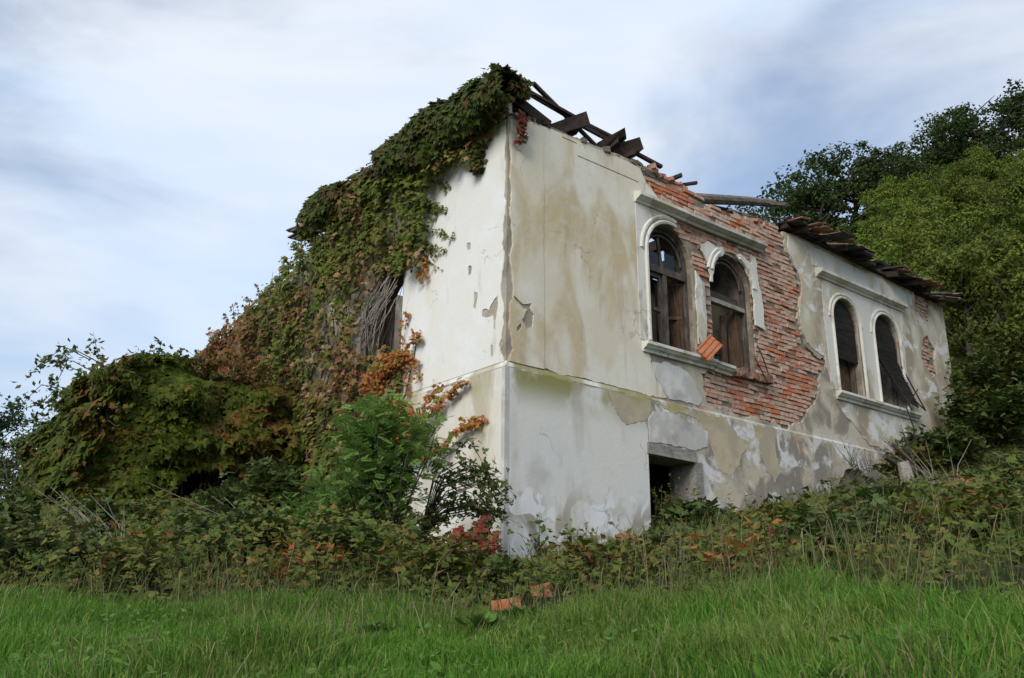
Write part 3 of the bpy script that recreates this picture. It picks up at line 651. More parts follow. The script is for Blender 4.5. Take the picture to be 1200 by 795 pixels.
b_ = MB(); b_.tube([(10.02, .05, 4.95), (10.5, -.05, 4.35), (10.85, -.2, 3.72)], .016, 5); b_.tube([(11.0, -.0, 4.75), (11.22, -.3, 3.75)], .016, 5); b_.tube([(11.22, -.3, 3.75), (10.75, -.28, 3.95)], .016, 5); b_.tube([(11.1, -.25, 4.2), (10.6, -.2, 3.75), (10.75, -.25, 3.25)], .014, 5); b_.build('shutter_frame', MAT['iron'], f4)

# doorway
b_ = MB(); b_.box(2.76, 3.90, -.075, .45, 1.80, 1.975, .006); b_.build('door_lintel', MAT['lintel'], wf)
b_ = MB(); b_.box(3.86, 4.04, -.07, .40, -.2, 1.80, .006); b_.build('door_jamb', MAT['lintel'], wf)
for k in range(9):
    o = link('brick', bms[k % 7], MAT['brick_red'], wf); o.location = (2.74, .05, .55 + k * .09); o.scale = (.42, 1, 1); o.rotation_euler = (0, rng.normal(0, .04), rng.normal(0, .08))

# side wall
top_side = [(12.4, 5.30), (11.2, 5.50), (9.8, 5.72), (8.6, 5.9), (7.4, 6.1), (6.6, 6.3), (5.8, 6.6), (0.046, 6.62)]
SW = arch(2.72, 3.74, 3.55, 4.75, rise=.35)
SW2 = arch(7.0, 7.9, 3.4, 4.6)
ws = slab('side_wall', [(.05, -.8), (12.38, -.8)] + [(12.38, 5.6)] + top_side[1:-1] + [(.05, 6.6)], [SW], .045, .5, SIDE, MAT['mortar'], house)
o = slab('undercoat', [(.0455, PL), (12.4, PL)] + top_side[:-1] + [(.0455, 6.62)], [SW], 0, .045, SIDE, MAT['under'], ws)
o = slab('undercoat', rect(.0455, 12.4, -.8, PL), [], -.04, .045, SIDE, MAT['under'], ws)
b_ = MB(); b_.profile([(0, 0), (.041, 0), (.006, .075), (0, .075)], (0, 12.4, PL), (0, -.041, PL)); b_.build('plinth_ledge', MAT['side_low'], ws)
fl = [rough(p, .02, .03, 31 + i) for i, p in enumerate(([(.18, 3.78), (.3, 3.7), (.38, 3.6), (.52, 3.66), (.55, 3.55), (.4, 3.5), (.3, 3.5), (.27, 3.3), (.22, 3.25), (.2, 3.5)], [(.28, 3.05), (.33, 3.1), (.32, 2.9), (.28, 2.88)], [(.66, 3.95), (.74, 3.98), (.76, 3.75), (.7, 3.7)], [(.82, 4.42), (.9, 4.45), (.9, 4.3), (.84, 4.3)], [(.86, 4.82), (.95, 4.85), (.94, 4.72), (.86, 4.72)]))]
coat([(.035, PL + .08), (3.0, PL + .08), (3.0, 3.5), (2.7, 3.5), (2.68, 4.9), (2.6, 5.3), (2.4, 6.58), (.035, 6.58)] + notch, fl, .012, 'white_side', 'white plaster of the side wall', 27, SIDE, ws, fix={0})
coat([(.0, -.8), (3.4, -.8), (3.4, 2.66), (.0, 2.66)], [], .010, 'side_low', 'stained white plaster low on the side wall', 28, SIDE, ws, base=-.04, fix={0, 1})
b_ = MB(); b_.box(-.055, .02, -.055, .02, -.8, PL - .02); b_.build('corner_edge', MAT['grey_patch'], ws)
b_ = MB(); EP = [(0, 0), (.06, 0), (.08, .07), (.16, .10), (.22, .16), (.30, .18), (.30, .27), (0, .29)]
b_.profile(EP, (0, 5.6, 6.62), (0, -.1, 6.62)); b_.build('eave_cornice', MAT['trim_dirty'], ws)
b_ = MB()
b_ = MB(); b_.box(.05, .45, .3, 5.6, 6.6, 7.0, .01); b_.build('wall_plate', MAT['timber'], ws)
for k in range(17):
    y = .4 + k * .3; b_ = MB(); b_.beam((-.42, y, 6.91), (.25, y, 7.12), .27, .035, .012); b_.build('roof_board', MAT['timber'], ws)
f5 = slab('window_frame', arch(2.724, 3.736, 3.55, 4.75, rise=.348), [arch(2.8, 3.66, 3.62, 4.72, rise=.3)], .16, .24, SIDE, MAT['frame'], house); f5['label'] = 'frame of the side window behind bare creeper stems'

# inner walls and floors (dark rooms seen through the openings)
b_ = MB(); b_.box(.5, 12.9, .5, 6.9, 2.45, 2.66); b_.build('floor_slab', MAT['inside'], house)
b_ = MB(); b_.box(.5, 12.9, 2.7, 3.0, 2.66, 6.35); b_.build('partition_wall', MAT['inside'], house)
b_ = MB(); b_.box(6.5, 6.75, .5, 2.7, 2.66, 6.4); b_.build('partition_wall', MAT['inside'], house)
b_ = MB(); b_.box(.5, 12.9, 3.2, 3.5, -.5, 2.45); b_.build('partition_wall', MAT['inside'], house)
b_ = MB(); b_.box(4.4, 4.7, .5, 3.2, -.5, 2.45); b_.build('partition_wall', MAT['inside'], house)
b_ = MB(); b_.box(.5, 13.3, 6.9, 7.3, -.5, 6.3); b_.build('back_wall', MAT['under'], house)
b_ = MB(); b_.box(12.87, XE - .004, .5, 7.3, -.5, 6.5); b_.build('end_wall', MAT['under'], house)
b_ = MB()
for k in range(5):
    x = 2.9 + k * .95; b_ = MB(); b_.beam((x, .3, 6.28), (x + .1, 2.8, 6.32), .16, .2, .01); b_.build('ceiling_joist', MAT['timber'], house)
for k in range(4):
    x = 5.75 + k * .24; b_ = MB(); b_.box(x, x + .22, .45 + rng.random() * .5, 2.8, 6.42, 6.45, .006); b_.build('ceiling_board', MAT['timber'], house)

# roof remains -------------------------------------------------------
roof = bpy.data.objects.new('roof_remains', None); COL.objects.link(roof); roof.parent = house
def tim(a, b, w, h, name='roof_batten', mat='timber', tw=0., jit=.004):
    q = MB(); q.beam(a, b, w, h, jit, twist=tw); return q.build(name, MAT[mat], roof)
tim((-.05, .10, 7.34), (1.5, .06, 7.20), .05, .055)
tim((.15, .2, 7.38), (2.3, .12, 7.10), .05, .05)
tim((.62, .14, 7.52), (2.02, .1, 6.84), .055, .055)
tim((1.3, .20, 7.30), (2.75, .2, 7.26), .045, .05)
tim((1.3, .12, 7.16), (2.5, .14, 7.10), .05, .05)
tim((2.6, .1, 7.10), (3.52, .05, 7.00), .055, .06)
for (xa, za, xb, zb, w, h) in ((1.06, 6.86, 1.56, 7.14, .26, .20), (2.16, 6.97, 2.50, 7.24, .24, .17), (2.40, 6.90, 2.86, 7.14, .28, .20)):
    q = MB(); q.beam((xa, .25, za), (xb, -.05, zb), w, h, .02, twist=.25); q.build('rafter_end', MAT['timber'], roof)
    q = MB(); q.beam((xa + .1, .3, za - .09), (xb - .08, .0, zb - .16), w * .8, h * .45, .02, twist=.1); q.build('rafter_end', MAT['timber'], roof)
for k in range(9):
    q = MB(); q.beam((-.05 + k * .10, .55, 7.16 - .035 * k), (.02 + k * .105, .0, 6.76), .13, .07, .02); q.build('roof_board', MAT['timber'], roof)
for k in range(5):
    q = MB(); q.beam((-.1, .1 + .09 * k, 7.10 - .05 * k), (.92 - .05 * k, .1 + .09 * k, 6.82), .09, .16, .02); q.build('roof_board', MAT['timber'], roof)
for k in range(12):
    q = MB(); x = .05 + k * .3; q.box(x, x + .285, .02, .3, 6.70 + .02 * rng.random(), 6.77 + .03 * rng.random(), .012); q.build('wall_plate', MAT['log'], roof)
q = MB(); pts = [(4.2, .35, 6.74), (5.2, .30, 7.0), (6.2, .22, 7.25), (7.0, .16, 7.43)]; q.tube(pts, [.105, .10, .09, .075], 9)
q.beam((6.7, .18, 7.38), (7.40, .13, 7.54), .05, .035, .01); q.beam((6.8, .12, 7.35), (7.28, .10, 7.48), .04, .05, .01); q.beam((6.7, .2, 7.31), (7.12, .15, 7.42), .05, .04, .01)
q.build('purlin_log', MAT['log'], roof)['label'] = 'splintered grey log jutting out over the broken wall'
tim((3.9, .2, 6.80), (4.35, -.05, 6.92), .05, .05); tim((3.75, .2, 6.84), (4.0, .0, 6.98), .07, .06)
for k in range(9):
    q = MB(); x = 4.9 + k * .24; q.beam((x, .1 + rng.random() * .2, 6.72 + .02 * k), (x + .36, rng.random() * .2, 6.66 + .02 * k + rng.random() * .1), .1, .035, .02); q.build('broken_lath', MAT['timber'], roof)
q = MB(); q.tube([(5.5, .15, 6.80), (6.9, .08, 6.86)], .05, 7); q.build('purlin_log', MAT['log'], roof)
# surviving eave over the far windows
for k in range(15):
    if k in (4, 9): continue
    q = MB(); x = 7.15 + k * .36; s_ = -.36 + rng.normal(0, .13) + (.0 if k < 13 else (k - 12) * .06)
    q.beam((x, s_, 6.86 - .010 * k - .05 * math.sin(k * .45) + rng.normal(0, .035)), (x + .03, 1.6, 7.28 - .01 * k), .34, .03, .01); q.build('eave_board', MAT['shutter'], roof)
for k in range(9):
    x = 7.3 + k * .68; tim((x, -.36, 6.80 - .018 * k), (x, 1.5, 7.16), .09, .12, 'rafter')
q = MB(); q.beam((7.0, -.02, 6.86), (13.0, -.02, 6.70), .16, .1, .015); q.build('wall_plate', MAT['timber'], roof)
tm = []
for k in range(3):
    q = MB(); q.box(-.11, .11, -.2, .2, -.008, .008, .004); q.box(-.11, -.09, -.2, .2, .005, .02, .002); q.box(.08, .1, -.2, .2, .005, .02, .002)
    me = q.mesh('roof_tile'); me.materials.append(MAT['tile']); tm.append(me)
for k in range(44):
    x = 7.15 + (k % 25) * .21; rowk = k // 25
    if rng.random() < .38: continue
    o = link('roof_tile', tm[k % 3], MAT['tile' if rng.random() < .5 else 'brick_dark'], roof)
    o.location = (x + rng.normal(0, .02), -.34 + rowk * .33 + rng.normal(0, .03), 6.945 + rowk * .085 - .018 * (k % 25) / 1.6 * .6 + rng.normal(0, .012)); o.rotation_euler = (.22 + rng.normal(0, .12), rng.normal(0, .12), rng.normal(0, .3))
for k in range(7):
    q = MB(); q.beam((12.2 + .12 * k, .15, 6.72 + rng.random() * .1), (12.9 + .09 * k, -.35 - rng.random() * .2, 6.60 + rng.random() * .22), .12, .03, .015); q.build('broken_lath', MAT['log'], roof)
q = MB(); q.beam((12.5, .1, 6.80), (13.35, -.35, 6.74), .2, .05, .012); q.build('eave_board', MAT['palewood'], roof)
# end of the far roof edge on the side wall
for k in range(5): tim((-.15, 5.5, 6.66 + .045 * k), (-.25 - .05 * k, 6.25 + .1 * (k % 3), 6.60 + .045 * k), .12, .03, 'broken_lath', 'log')

# loose tile dangling at the first window
q = MB(); q.box(-.12, .12, -.02, .02, -.19, .19, .003)
for x in (-.11, -.03, .05, .11): q.box(x - .012, x + .012, -.035, -.02, -.19, .19)
o = tag(q.build('hanging_roof_tile', MAT['brick_orange']), 'orange clay roof tile dangling on a wire at the first window', 'roof tile'); o.location = (4.19, -.22, 3.74); o.rotation_euler = (-.15, .75, -.55); o.scale = (1.15, 1, 1.1)
q = MB(); q.tube([(4.17, -.08, 3.82), (4.2, .0, 4.05), (4.22, .1, 4.3)], .006, 4); tag(q.build('wire', MAT['iron']), 'thin dark wire holding the dangling roof tile', 'wire')

# annex wall under the creeper
ax = slab('annex_wall', [(-2.8, -.5), (0, -.5), (0, 3.45), (-2.8, 3.2)], [rect(-2.3, -.75, -.4, 1.85)], 6.5, 6.75, FRONT, MAT['under'], house); ax['label'] = 'low annex wall buried under creeper, with a dark doorway'
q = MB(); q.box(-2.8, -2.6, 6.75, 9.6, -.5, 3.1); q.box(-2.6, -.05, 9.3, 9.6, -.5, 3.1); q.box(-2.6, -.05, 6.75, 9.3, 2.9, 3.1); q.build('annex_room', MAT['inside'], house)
# ------------------------------------------------------------------ creepers
def twigs(paths, rads, name, mat, par):
    q = MB()
    for p, r_ in zip(paths, rads): q.tube(p, np.linspace(r_, r_ * .35, len(p)), 4)
    return tag(q.build(name, MAT[mat], par), kind='stuff')
CRP = [(-.3, 7.1), (-.2, 6.6), (.12, 6.5), (.5, 6.38), (.62, 6.0), (.78, 5.95), (.9, 6.2), (1.3, 6.3), (1.62, 6.2), (1.72, 5.95), (1.75, 5.5), (1.95, 5.15), (2.02, 4.8), (2.3, 4.75), (2.4, 5.0), (2.62, 4.95), (2.7, 4.6), (2.68, 3.6), (2.55, 3.0), (2.75, 2.7), (3.0, 2.2), (3.1, .2), (12.4, .2), (12.2, 5.35), (10.4, 5.6), (8.6, 5.88), (7.4, 6.1), (6.5, 6.3), (5.8, 6.6), (5.6, 7.1)]
CRP = rough(CRP, .10, .12, 41)
WIN = rough([(2.66, 3.62), (3.3, 3.55), (3.72, 3.72), (3.7, 4.3), (3.5, 4.75), (2.95, 4.95), (2.66, 4.8)], .06, .1, 42)
n = 52000
u = rng.uniform(-.4, 12.4, n); v = rng.uniform(.2, 7.2, n)
dens = sst(.30, .52, fbm(u * 2.2, v * 2.2, 61, 3)) * .72 + .28
bare = sst(2.6, 3.6, u) * (1 - sst(5.2, 6.6, u)) * sst(2.9, 3.6, v) * (1 - sst(4.8, 5.6, v))      # thinner, more stems here
k_ = pip(u, v, CRP) & ~pip(u, v, WIN) & (rng.random(n) < dens * (1 - .45 * bare))
u, v = u[k_], v[k_]; n = len(u)
th = .07 + .42 * fbm(u * 1.1, v * 1.1, 62, 4) ** 1.6 + .22 * sst(.55, .75, fbm(u * 2.5 + v, v * 1.6, 63, 3)) + .15 * sst(6.0, 6.7, v)
th *= .35 + .65 * sst(2.0, 3.6, u + .45 * v - 1.2)
d = th * (1 - .75 * rng.random(n) ** 2.2)
creeper = thing('creeper', 'thick reddening creeper covering the side wall between the corner and the low annex', 'creeper', (0, 5, .5))
pos = np.stack([-.02 - d, u, v], 1) - np.array([0, 5, .5])
leaves('foliage', pos, np.array([[-1, -.35, .45]]) + rv(n, .55), np.array([[-.25, -.1, -1]]) + rv(n, .38), .045 + .115 * rng.random(n) ** 1.6, 'ivy', MAT['ivy'], creeper)
pa = []; ra = []
for k in range(150):
    y0 = rng.uniform(2.9, 9); z0 = rng.uniform(.5, 4.5); p = [np.array([-.05, y0, z0])]
    dr = np.array([0, rng.normal(0, .35), 1.]); 
    for s_ in range(7):
        dr = dr + np.array([rng.normal(0, .12), rng.normal(0, .3), rng.normal(0, .12)]); q_ = p[-1] + dr / np.linalg.norm(dr) * .28; q_[0] = min(-.03, max(-.25, q_[0])); p.append(q_)
        if q_[2] > 6.3: break
    if len(p) > 2: pa.append(np.array(p) - np.array([0, 5, .5])); ra.append(rng.uniform(.008, .024))
twigs(pa, ra, 'stem', 'twig', creeper)
pa = []; ra = []
for k in range(46):                                     # bare grey stems hanging across the side window
    a0 = np.array([-.12, rng.uniform(2.7, 3.6), rng.uniform(4.4, 5.0)]); b0 = np.array([-.2, rng.uniform(3.2, 4.3), rng.uniform(3.4, 4.2)])
    t_ = np.linspace(0, 1, 7)[:, None]; p = a0 + (b0 - a0) * t_; p[:, 2] -= .12 * np.sin(t_[:, 0] * np.pi) * rng.normal(1, .6); p[:, 0] -= .12 * np.sin(t_[:, 0] * np.pi) * rng.random(); p += rng.normal(0, .02, p.shape)
    pa.append(p - np.array([0, 5, .5])); ra.append(rng.uniform(.005, .013))
twigs(pa, ra, 'bare_stem', 'twig_pale', creeper)
q = MB(); q.tube([(-.1, 3.85 - 5, 3.0), (-.12, 3.8 - 5, 3.5), (-.08, 3.78 - 5, 4.1)], [.15, .13, .1], 8); q.build('trunk', MAT['twig_pale'], creeper)

sp_ = []
for k in range(26):
    y0, z0 = ((rng.uniform(1.6, 2.3), rng.uniform(4.6, 6.2)) if k < 14 else (rng.uniform(5.8, 11), 0))
    if k < 14: sp_.append([(-.08, y0 + .25, z0 + .1), (-.06, y0, z0), (-.05, y0 - .18 - .2 * rng.random(), z0 - .1 - .25 * rng.random())])
    else:
        z0 = float(np.interp(y0, [5.8, 6.6, 7.4, 8.6, 9.8, 11.2], [6.6, 6.3, 6.1, 5.9, 5.72, 5.5])); sp_.append([(-.1, y0, z0 - .1), (-.15, y0 + .05, z0 + .12), (-.25, y0 + rng.normal(0, .1), z0 + .2 + .15 * rng.random())])
qq = MB(); PP = []
for p in sp_:
    p = np.array(p) - np.array([0, 5, .5]); qq.tube(p, [.007, .005, .002], 4); tt = rng.random(26) * 2; PP.append(np.stack([np.interp(tt, [0, 1, 2], p[:, i]) for i in range(3)], 1) + rng.normal(0, .03, (26, 3)))
PP = np.concatenate(PP); tag(qq.build('runner', MAT['twig'], creeper), kind='stuff')
leaves('foliage', PP, np.array([[-1, -.4, .4]]) + rv(len(PP), .5), np.array([[0, 0, -1]]) + rv(len(PP), .5), rng.uniform(.035, .085, len(PP)), 'ivy', MAT['ivy'], creeper)
# creeper rolling over the eave
ec = thing('creeper', 'dark creeper draped over the roof edge of the side wall', 'creeper', (-.3, 3, 6.9))
n = 13500; y = rng.uniform(-.35, 5.75, n); a = rng.uniform(-.9, 3.6, n)
gap = (y > 2.9) & (y < 4.3) & (a < 2.2) & (rng.random(n) < .93)
keep = ~gap; y, a = y[keep], a[keep]; n = len(y)
rad = (.26 + .34 * fbm(y * 1.3, a * 1.1, 71, 3)) * (1 - .35 * sst(2.7, 3.2, y) + .22 * sst(4.2, 4.9, y)) * (1 - .3 * rng.random(n) ** 2)
rad *= np.where(y < .2, .72, 1.)
ca = np.stack([-np.cos(a - .5), np.zeros(n), np.sin(a - .5)], 1)
pos = np.stack([-.26 - rad * np.cos(a - .5) * .85, y, 6.86 + rad * np.sin(a - .5)], 1) - np.array([-.3, 3, 6.9])
leaves('foliage', pos, ca + np.array([[-.2, -.4, .2]]) + rv(n, .4), np.array([[-.3, -.1, -1]]) + rv(n, .4), .05 + .11 * rng.random(n) ** 1.5, 'ivy', MAT['ivy_eave'], ec)
n = 900; y = rng.uniform(-.15, .35, n); z = 7.0 + rng.random(n) * .45 * (1 - np.abs(y - .05) * 1.5); x = rng.uniform(-.35, .35, n)
leaves('foliage', np.stack([x + .3, y - 3, z - 6.9], 1), rv(n) + np.array([[-.5, -.6, .3]]), rv(n) + np.array([[0, 0, -.8]]), rng.uniform(.07, .12, n), 'ivy', MAT['ivy_eave'], ec)
n = 420; s_ = rng.random(n)
leaves('foliage', np.stack([-.1 + rng.normal(0, .05, n) + .3, .64 + rng.normal(0, .075, n) * (1 - .6 * s_) - 3, 6.35 - .42 * s_ - 6.9], 1), np.array([[-1, -.4, .3]]) + rv(n, .4), np.array([[0, 0, -1]]) + rv(n, .3), rng.uniform(.06, .1, n), 'ivy', MAT['ivy_eave'], ec)
# red tail at the corner
n = 90; s_ = rng.random(n)
leaves('foliage', np.stack([.18 + rng.normal(0, .06, n) * (1 - .5 * s_) + .3, -.09 - rng.random(n) * .06 - 3, 6.72 - .52 * s_ - 6.9], 1), np.array([[-.3, -1, .3]]) + rv(n, .4), np.array([[0, 0, -1]]) + rv(n, .3), rng.uniform(.05, .11, n), 'ivy', MAT['ivy_red'], ec)

def strands(name, label, mat, base, tufts, sprays, cat='creeper', size=(.04, .08), grp=None):
    """tufts: (centre, radii, n); sprays: point lists with leaves set along them"""
    o = thing(name, label, cat, base, grp); B = np.array(base); P = []; q = MB()
    for c, r_, n in tufts: P.append(np.array(c) + unit(rv(n)) * (rng.random((n, 1)) ** .45) * np.array(r_))
    for pts, n in sprays:
        pts = np.array(pts, float); t_ = np.linspace(0, len(pts) - 1, 14); pl = np.stack([np.interp(t_, np.arange(len(pts)), pts[:, i]) for i in range(3)], 1) + rng.normal(0, .012, (14, 3))
        q.tube(pl - B, np.linspace(.008, .003, 14), 4); tt = rng.random(n) * 13; P.append(np.stack([np.interp(tt, np.arange(14), pl[:, i]) for i in range(3)], 1) + rng.normal(0, .035, (n, 3)))
    P = np.concatenate(P) - B; n = len(P)
    leaves('foliage', P, np.array([[-.7, -.6, .5]]) + rv(n, .5), np.array([[-.1, -.1, -.8]]) + rv(n, .5), rng.uniform(*size, n), 'ivy', MAT[mat], o)
    if sprays: tag(q.build('stem', MAT['twig'], o), kind='stuff')
    return o
strands('creeper', 'orange and yellow creeper tuft below the side window', 'ivy_orange', (-.1, 2.8, 3.0),
    [((-.2, 2.75, 3.28), (.2, .36, .2), 620), ((-.2, 3.15, 3.05), (.2, .35, .3), 420), ((-.15, 2.45, 3.35), (.1, .25, .12), 260)],
    [([(-.1, 2.4, 3.4), (-.1, 2.2, 3.6), (-.15, 2.05, 3.65), (-.14, 2.0, 3.5)], 70), ([(-.1, 2.35, 3.3), (-.12, 2.1, 3.2), (-.1, 2.05, 2.85)], 60), ([(-.1, 2.62, 3.2), (-.1, 2.55, 3.9), (-.1, 2.45, 4.12)], 50), ([(-.12, 2.6, 3.1), (-.1, 2.6, 2.55)], 50), ([(-.12, 2.35, 3.2), (-.1, 2.3, 2.7)], 40), ([(-.1, 2.0, 5.0), (-.1, 1.95, 4.5)], 40), ([(-.1, 2.2, 4.9), (-.1, 2.1, 4.55)], 40)])
strands('creeper', 'fiery orange creeper shoots reaching across the lower side wall', 'ivy_orange', (-.1, 2.2, 1.8),
    [((-.25, 2.45, 2.25), (.25, .55, .4), 620), ((-.3, 1.9, 2.0), (.2, .4, .3), 360)],
    [([(-.25, 2.0, 2.1), (-.2, 1.5, 2.3), (-.15, 1.1, 2.45), (-.15, .75, 2.62)], 190), ([(-.3, 1.9, 1.9), (-.25, 1.5, 1.62), (-.2, 1.1, 1.75), (-.18, .75, 1.95), (-.15, .4, 1.98)], 240), ([(-.25, 1.7, 2.2), (-.2, 1.55, 2.5), (-.2, 1.3, 2.62)], 60)], size=(.05, .09))

# creeper burying the annex
# (the hull of the mass: leaves lie on it, thinner inside)
an = thing('creeper', 'dense yellow-green creeper burying the low annex at the left', 'creeper', (-1.8, 6.6, .3))
AB = np.array([-1.8, 6.6, .3])
def annex_front(n):
    x = rng.uniform(-4.7, .1, n); z = rng.uniform(.1, 4.0, n)
    left = -3.05 - 1.0 * (1 - z / 3.75) ** 1.25 - .12 * np.sin(z * 5)
    topz = 3.78 + .18 * (fbm(x * 1.4, x * 0, 81, 3) - .5) - .25 * sst(-2.7, -3.4, x) + .1 * sst(-1.5, 0, x)
    ok = (x > left) & (z < topz); x, z = x[ok], z[ok]; n = len(x)
    hole = ((x + 1.45) / .85) ** 2 + ((z - 1.35) / .55) ** 2 < 1 + .5 * (fbm(x * 3, z * 3, 82) - .5)
    thin = (fbm(x * 2.4, z * 2.4, 88, 3) < .37) & (rng.random(n) < .8); hole = hole | thin
    x, z = x[~hole], z[~hole]; n = len(x)
    tiers = .18 * np.abs(np.sin(z * 4.2 + 2.2 * fbm(x * .8, z * .4, 83, 3) * 3))
    edge = sst(0, .9, x - (-3.05 - 1.0 * (1 - np.clip(z / 3.75, 0, 1)) ** 1.25)); top = sst(0, .6, 3.8 - z)
    y = 6.35 - (.05 + .85 * fbm(x * 1.3, z * 1.3, 84, 4) ** 1.5 + tiers + .22 * sst(.5, .7, fbm(x * 3, z * 3, 87, 2))) * np.minimum(edge, top) - .15 * (1 - z / 4) + .35 * (1 - edge) ** 2 + .25 * (1 - top) ** 2
    y += .22 * rng.random(n) ** 2
    return np.stack([x, y, z], 1), np.stack([-(1 - edge) * 1.2 - .2, -np.ones(n), .35 + (1 - top)], 1)
def annex_side(n):
    y = rng.uniform(6.0, 10.2, n); z = rng.uniform(.1, 3.7, n)
    x = -3.15 - 1.0 * (1 - z / 3.75) ** 1.25 - .75 * fbm(y * 1.2, z * 1.2, 85) ** 1.5 + .12 * np.sin(z * 7 + y * 3) + .25 * rng.random(n) + .35 * sst(3.0, 3.75, z)
    return np.stack([x, y, z], 1), np.tile([[-1, -.3, .4]], (n, 1))
def annex_corner(n):
    t = rng.random(n); z = rng.uniform(.1, 3.75, n); lx = -3.05 - 1.0 * (1 - z / 3.75) ** 1.25
    return np.stack([lx + .9 * t - .2 + .15 * rng.random(n), 6.55 - .55 * t ** .7 + .1 * rng.random(n), z], 1), np.stack([-1.1 + .9 * t, -.4 - .8 * t, .4 + 0 * t], 1)
def annex_top(n):
    x = rng.uniform(-3.1, .0, n); y = rng.uniform(6.3, 9.8, n)
    return np.stack([x, y, 3.40 + .3 * fbm(x * 1.2, y * 1.2, 86) + .05 * rng.random(n)], 1), np.tile([[-.2, -.3, 1]], (n, 1))
Ps, Ns = zip(annex_front(19000), annex_side(10000), annex_top(4500), annex_corner(5200)); pos = np.concatenate(Ps) - AB; nr = np.concatenate(Ns); n = len(pos)
leaves('foliage', pos, nr + rv(n, .38), np.array([[-.1, -.35, -1]]) + rv(n, .35), .07 + .14 * rng.random(n) ** 1.5, 'ivy', MAT['ivy_annex'], an)
q = MB()
for k in range(40):
    x = rng.uniform(-3.6, 0); q.tube([(x - AB[0], 6.45 - AB[1], -.1), (x + rng.normal(0, .2) - AB[0], 6.4 - AB[1], 1.5), (x + rng.normal(0, .4) - AB[0], 6.42 - AB[1], 3.1)], [.03, .02, .01], 5)
tag(q.build('stem', MAT['twig'], an), kind='stuff')

def spray_bush(name, label, base, sprays, mat, tpl='dia', size=(.06, .11), per=26, cat='shrub', tw='twig', grp=None, fuzz=.06):
    o = thing(name, label, cat, base, grp); B = np.array(base); q = MB(); P = []; T = []
    for pts in sprays:
        pts = np.array(pts, float); t_ = np.linspace(0, len(pts) - 1, 12); pl = np.stack([np.interp(t_, np.arange(len(pts)), pts[:, i]) for i in range(3)], 1)
        q.tube(pl - B, np.linspace(.011, .003, 12), 4); n = per; tt = 11 * rng.random(n) ** .7
        P.append(np.stack([np.interp(tt, np.arange(12), pl[:, i]) for i in range(3)], 1) + rng.normal(0, fuzz, (n, 3)))
    P = np.concatenate(P) - B; n = len(P)
    tag(q.build('stem', MAT[tw], o), kind='stuff'); leaves('foliage', P, rv(n) + np.array([[-.3, -.4, .8]]), rv(n), rng.uniform(*size, n), tpl, MAT[mat], o); return o
sp = []
for k in range(9):
    z = 2.4 + k * .17; y0 = 6.6 + rng.random() * 1.2; l = rng.uniform(.25, .8)
    sp.append([(-3.5, y0, z), (-3.7 - l * .5, y0 + .3, z + .25), (-3.6 - l, y0 + .4, z + .12 * rng.normal()), (-3.7 - l * 1.15, y0 + .4, z - .12)])
sp.append([(-3.2, 7, 3.3), (-3.5, 7, 3.8), (-3.62, 7, 4.15)])
spray_bush('bramble', 'thin dark sprays arching out of the creeper into the sky at the left', (-3.4, 7.2, .3), sp, 'bramble', 'dia', (.07, .13), 46, 'bramble', fuzz=.05)
sp = []
for k in range(26):
    a0 = rng.uniform(-4.9, -4.1); sp.append([(-4.5, 7.5, .4), (a0, 7.5 + rng.normal(0, .4), 1.1 + rng.random() * .4), (a0 - .2 + rng.normal(0, .2), 7.6, 1.5 + rng.random() * .9)])
spray_bush('shrub', 'thin see-through shrub at the left foot of the creeper', (-4.5, 7.5, .3), sp, 'bramble', 'dia', (.05, .1), 40, 'shrub', fuzz=.10)

sp = []
for k in range(30):
    x0 = rng.uniform(-3.6, -.2); z0 = 3.55 if x0 > -3.1 else 3.0; sp.append([(x0, 6.3, z0 - .2), (x0 + rng.normal(0, .1), 6.15, z0 + .12), (x0 + rng.normal(-.1, .2), 6.0 - .2 * rng.random(), z0 + .05 + .35 * rng.random())])
for k in range(24):
    x0 = rng.uniform(-3.6, -.3); z0 = rng.uniform(1.2, 3.3); sp.append([(x0, 6.1, z0), (x0, 5.8, z0 + .05), (x0 + rng.normal(0, .15), 5.6, z0 - .3 * rng.random())])
spray_bush('creeper_shoots', 'loose shoots sticking out of the creeper over the annex', (-1.8, 6.3, .4), sp, 'ivy_annex', 'ivy', (.06, .13), 16, 'creeper', fuzz=.06)

# ------------------------------------------------------------------ shrubs by the wall
def blob_shrub(name, label, base, hgt, rad, nst, nleaf, mat, tpl, size, cat='shrub', grp=None, up=.6, spread=1., tw='twig'):
    o = thing(name, label, cat, base, grp); q = MB(); P = []; N = []; T = []
    for k in range(nst):
        az = rng.uniform(0, 2 * np.pi); ln = rng.uniform(.65, 1.0); r_ = rad * rng.random() ** .6 * spread
        tip = np.array([r_ * math.cos(az), r_ * math.sin(az), hgt * ln * (1 - .25 * (r_ / rad) ** 2)])
        p = [np.array([rng.normal(0, .06), rng.normal(0, .06), -.05]), tip * np.array([.35, .35, .45]) + rng.normal(0, .04, 3), tip * np.array([.75, .75, .8]) + rng.normal(0, .05, 3), tip]
        q.tube(p, [.016, .012, .008, .003], 5)
        m = nleaf // nst; t_ = .25 + .75 * rng.random(m) ** .7; pp = np.array(p)
        c = np.stack([np.interp(t_ * 3, np.arange(4), pp[:, i]) for i in range(3)], 1)
        P.append(c + rng.normal(0, .09 * rad + .03, (m, 3))); od = rv(m, .8) + (tip / np.linalg.norm(tip))[None] * .6; od[:, 2] *= .5; T.append(od); N.append(rv(m, .45) + np.array([[0, 0, 1.]]))
    tag(q.build('stem', MAT[tw], o), kind='stuff'); leaves('foliage', np.concatenate(P), np.concatenate(N), np.concatenate(T), rng.uniform(*size, sum(len(p) for p in P)), tpl, MAT[mat], o); return o
def gz(x, y): return float(ground_h(x, y))
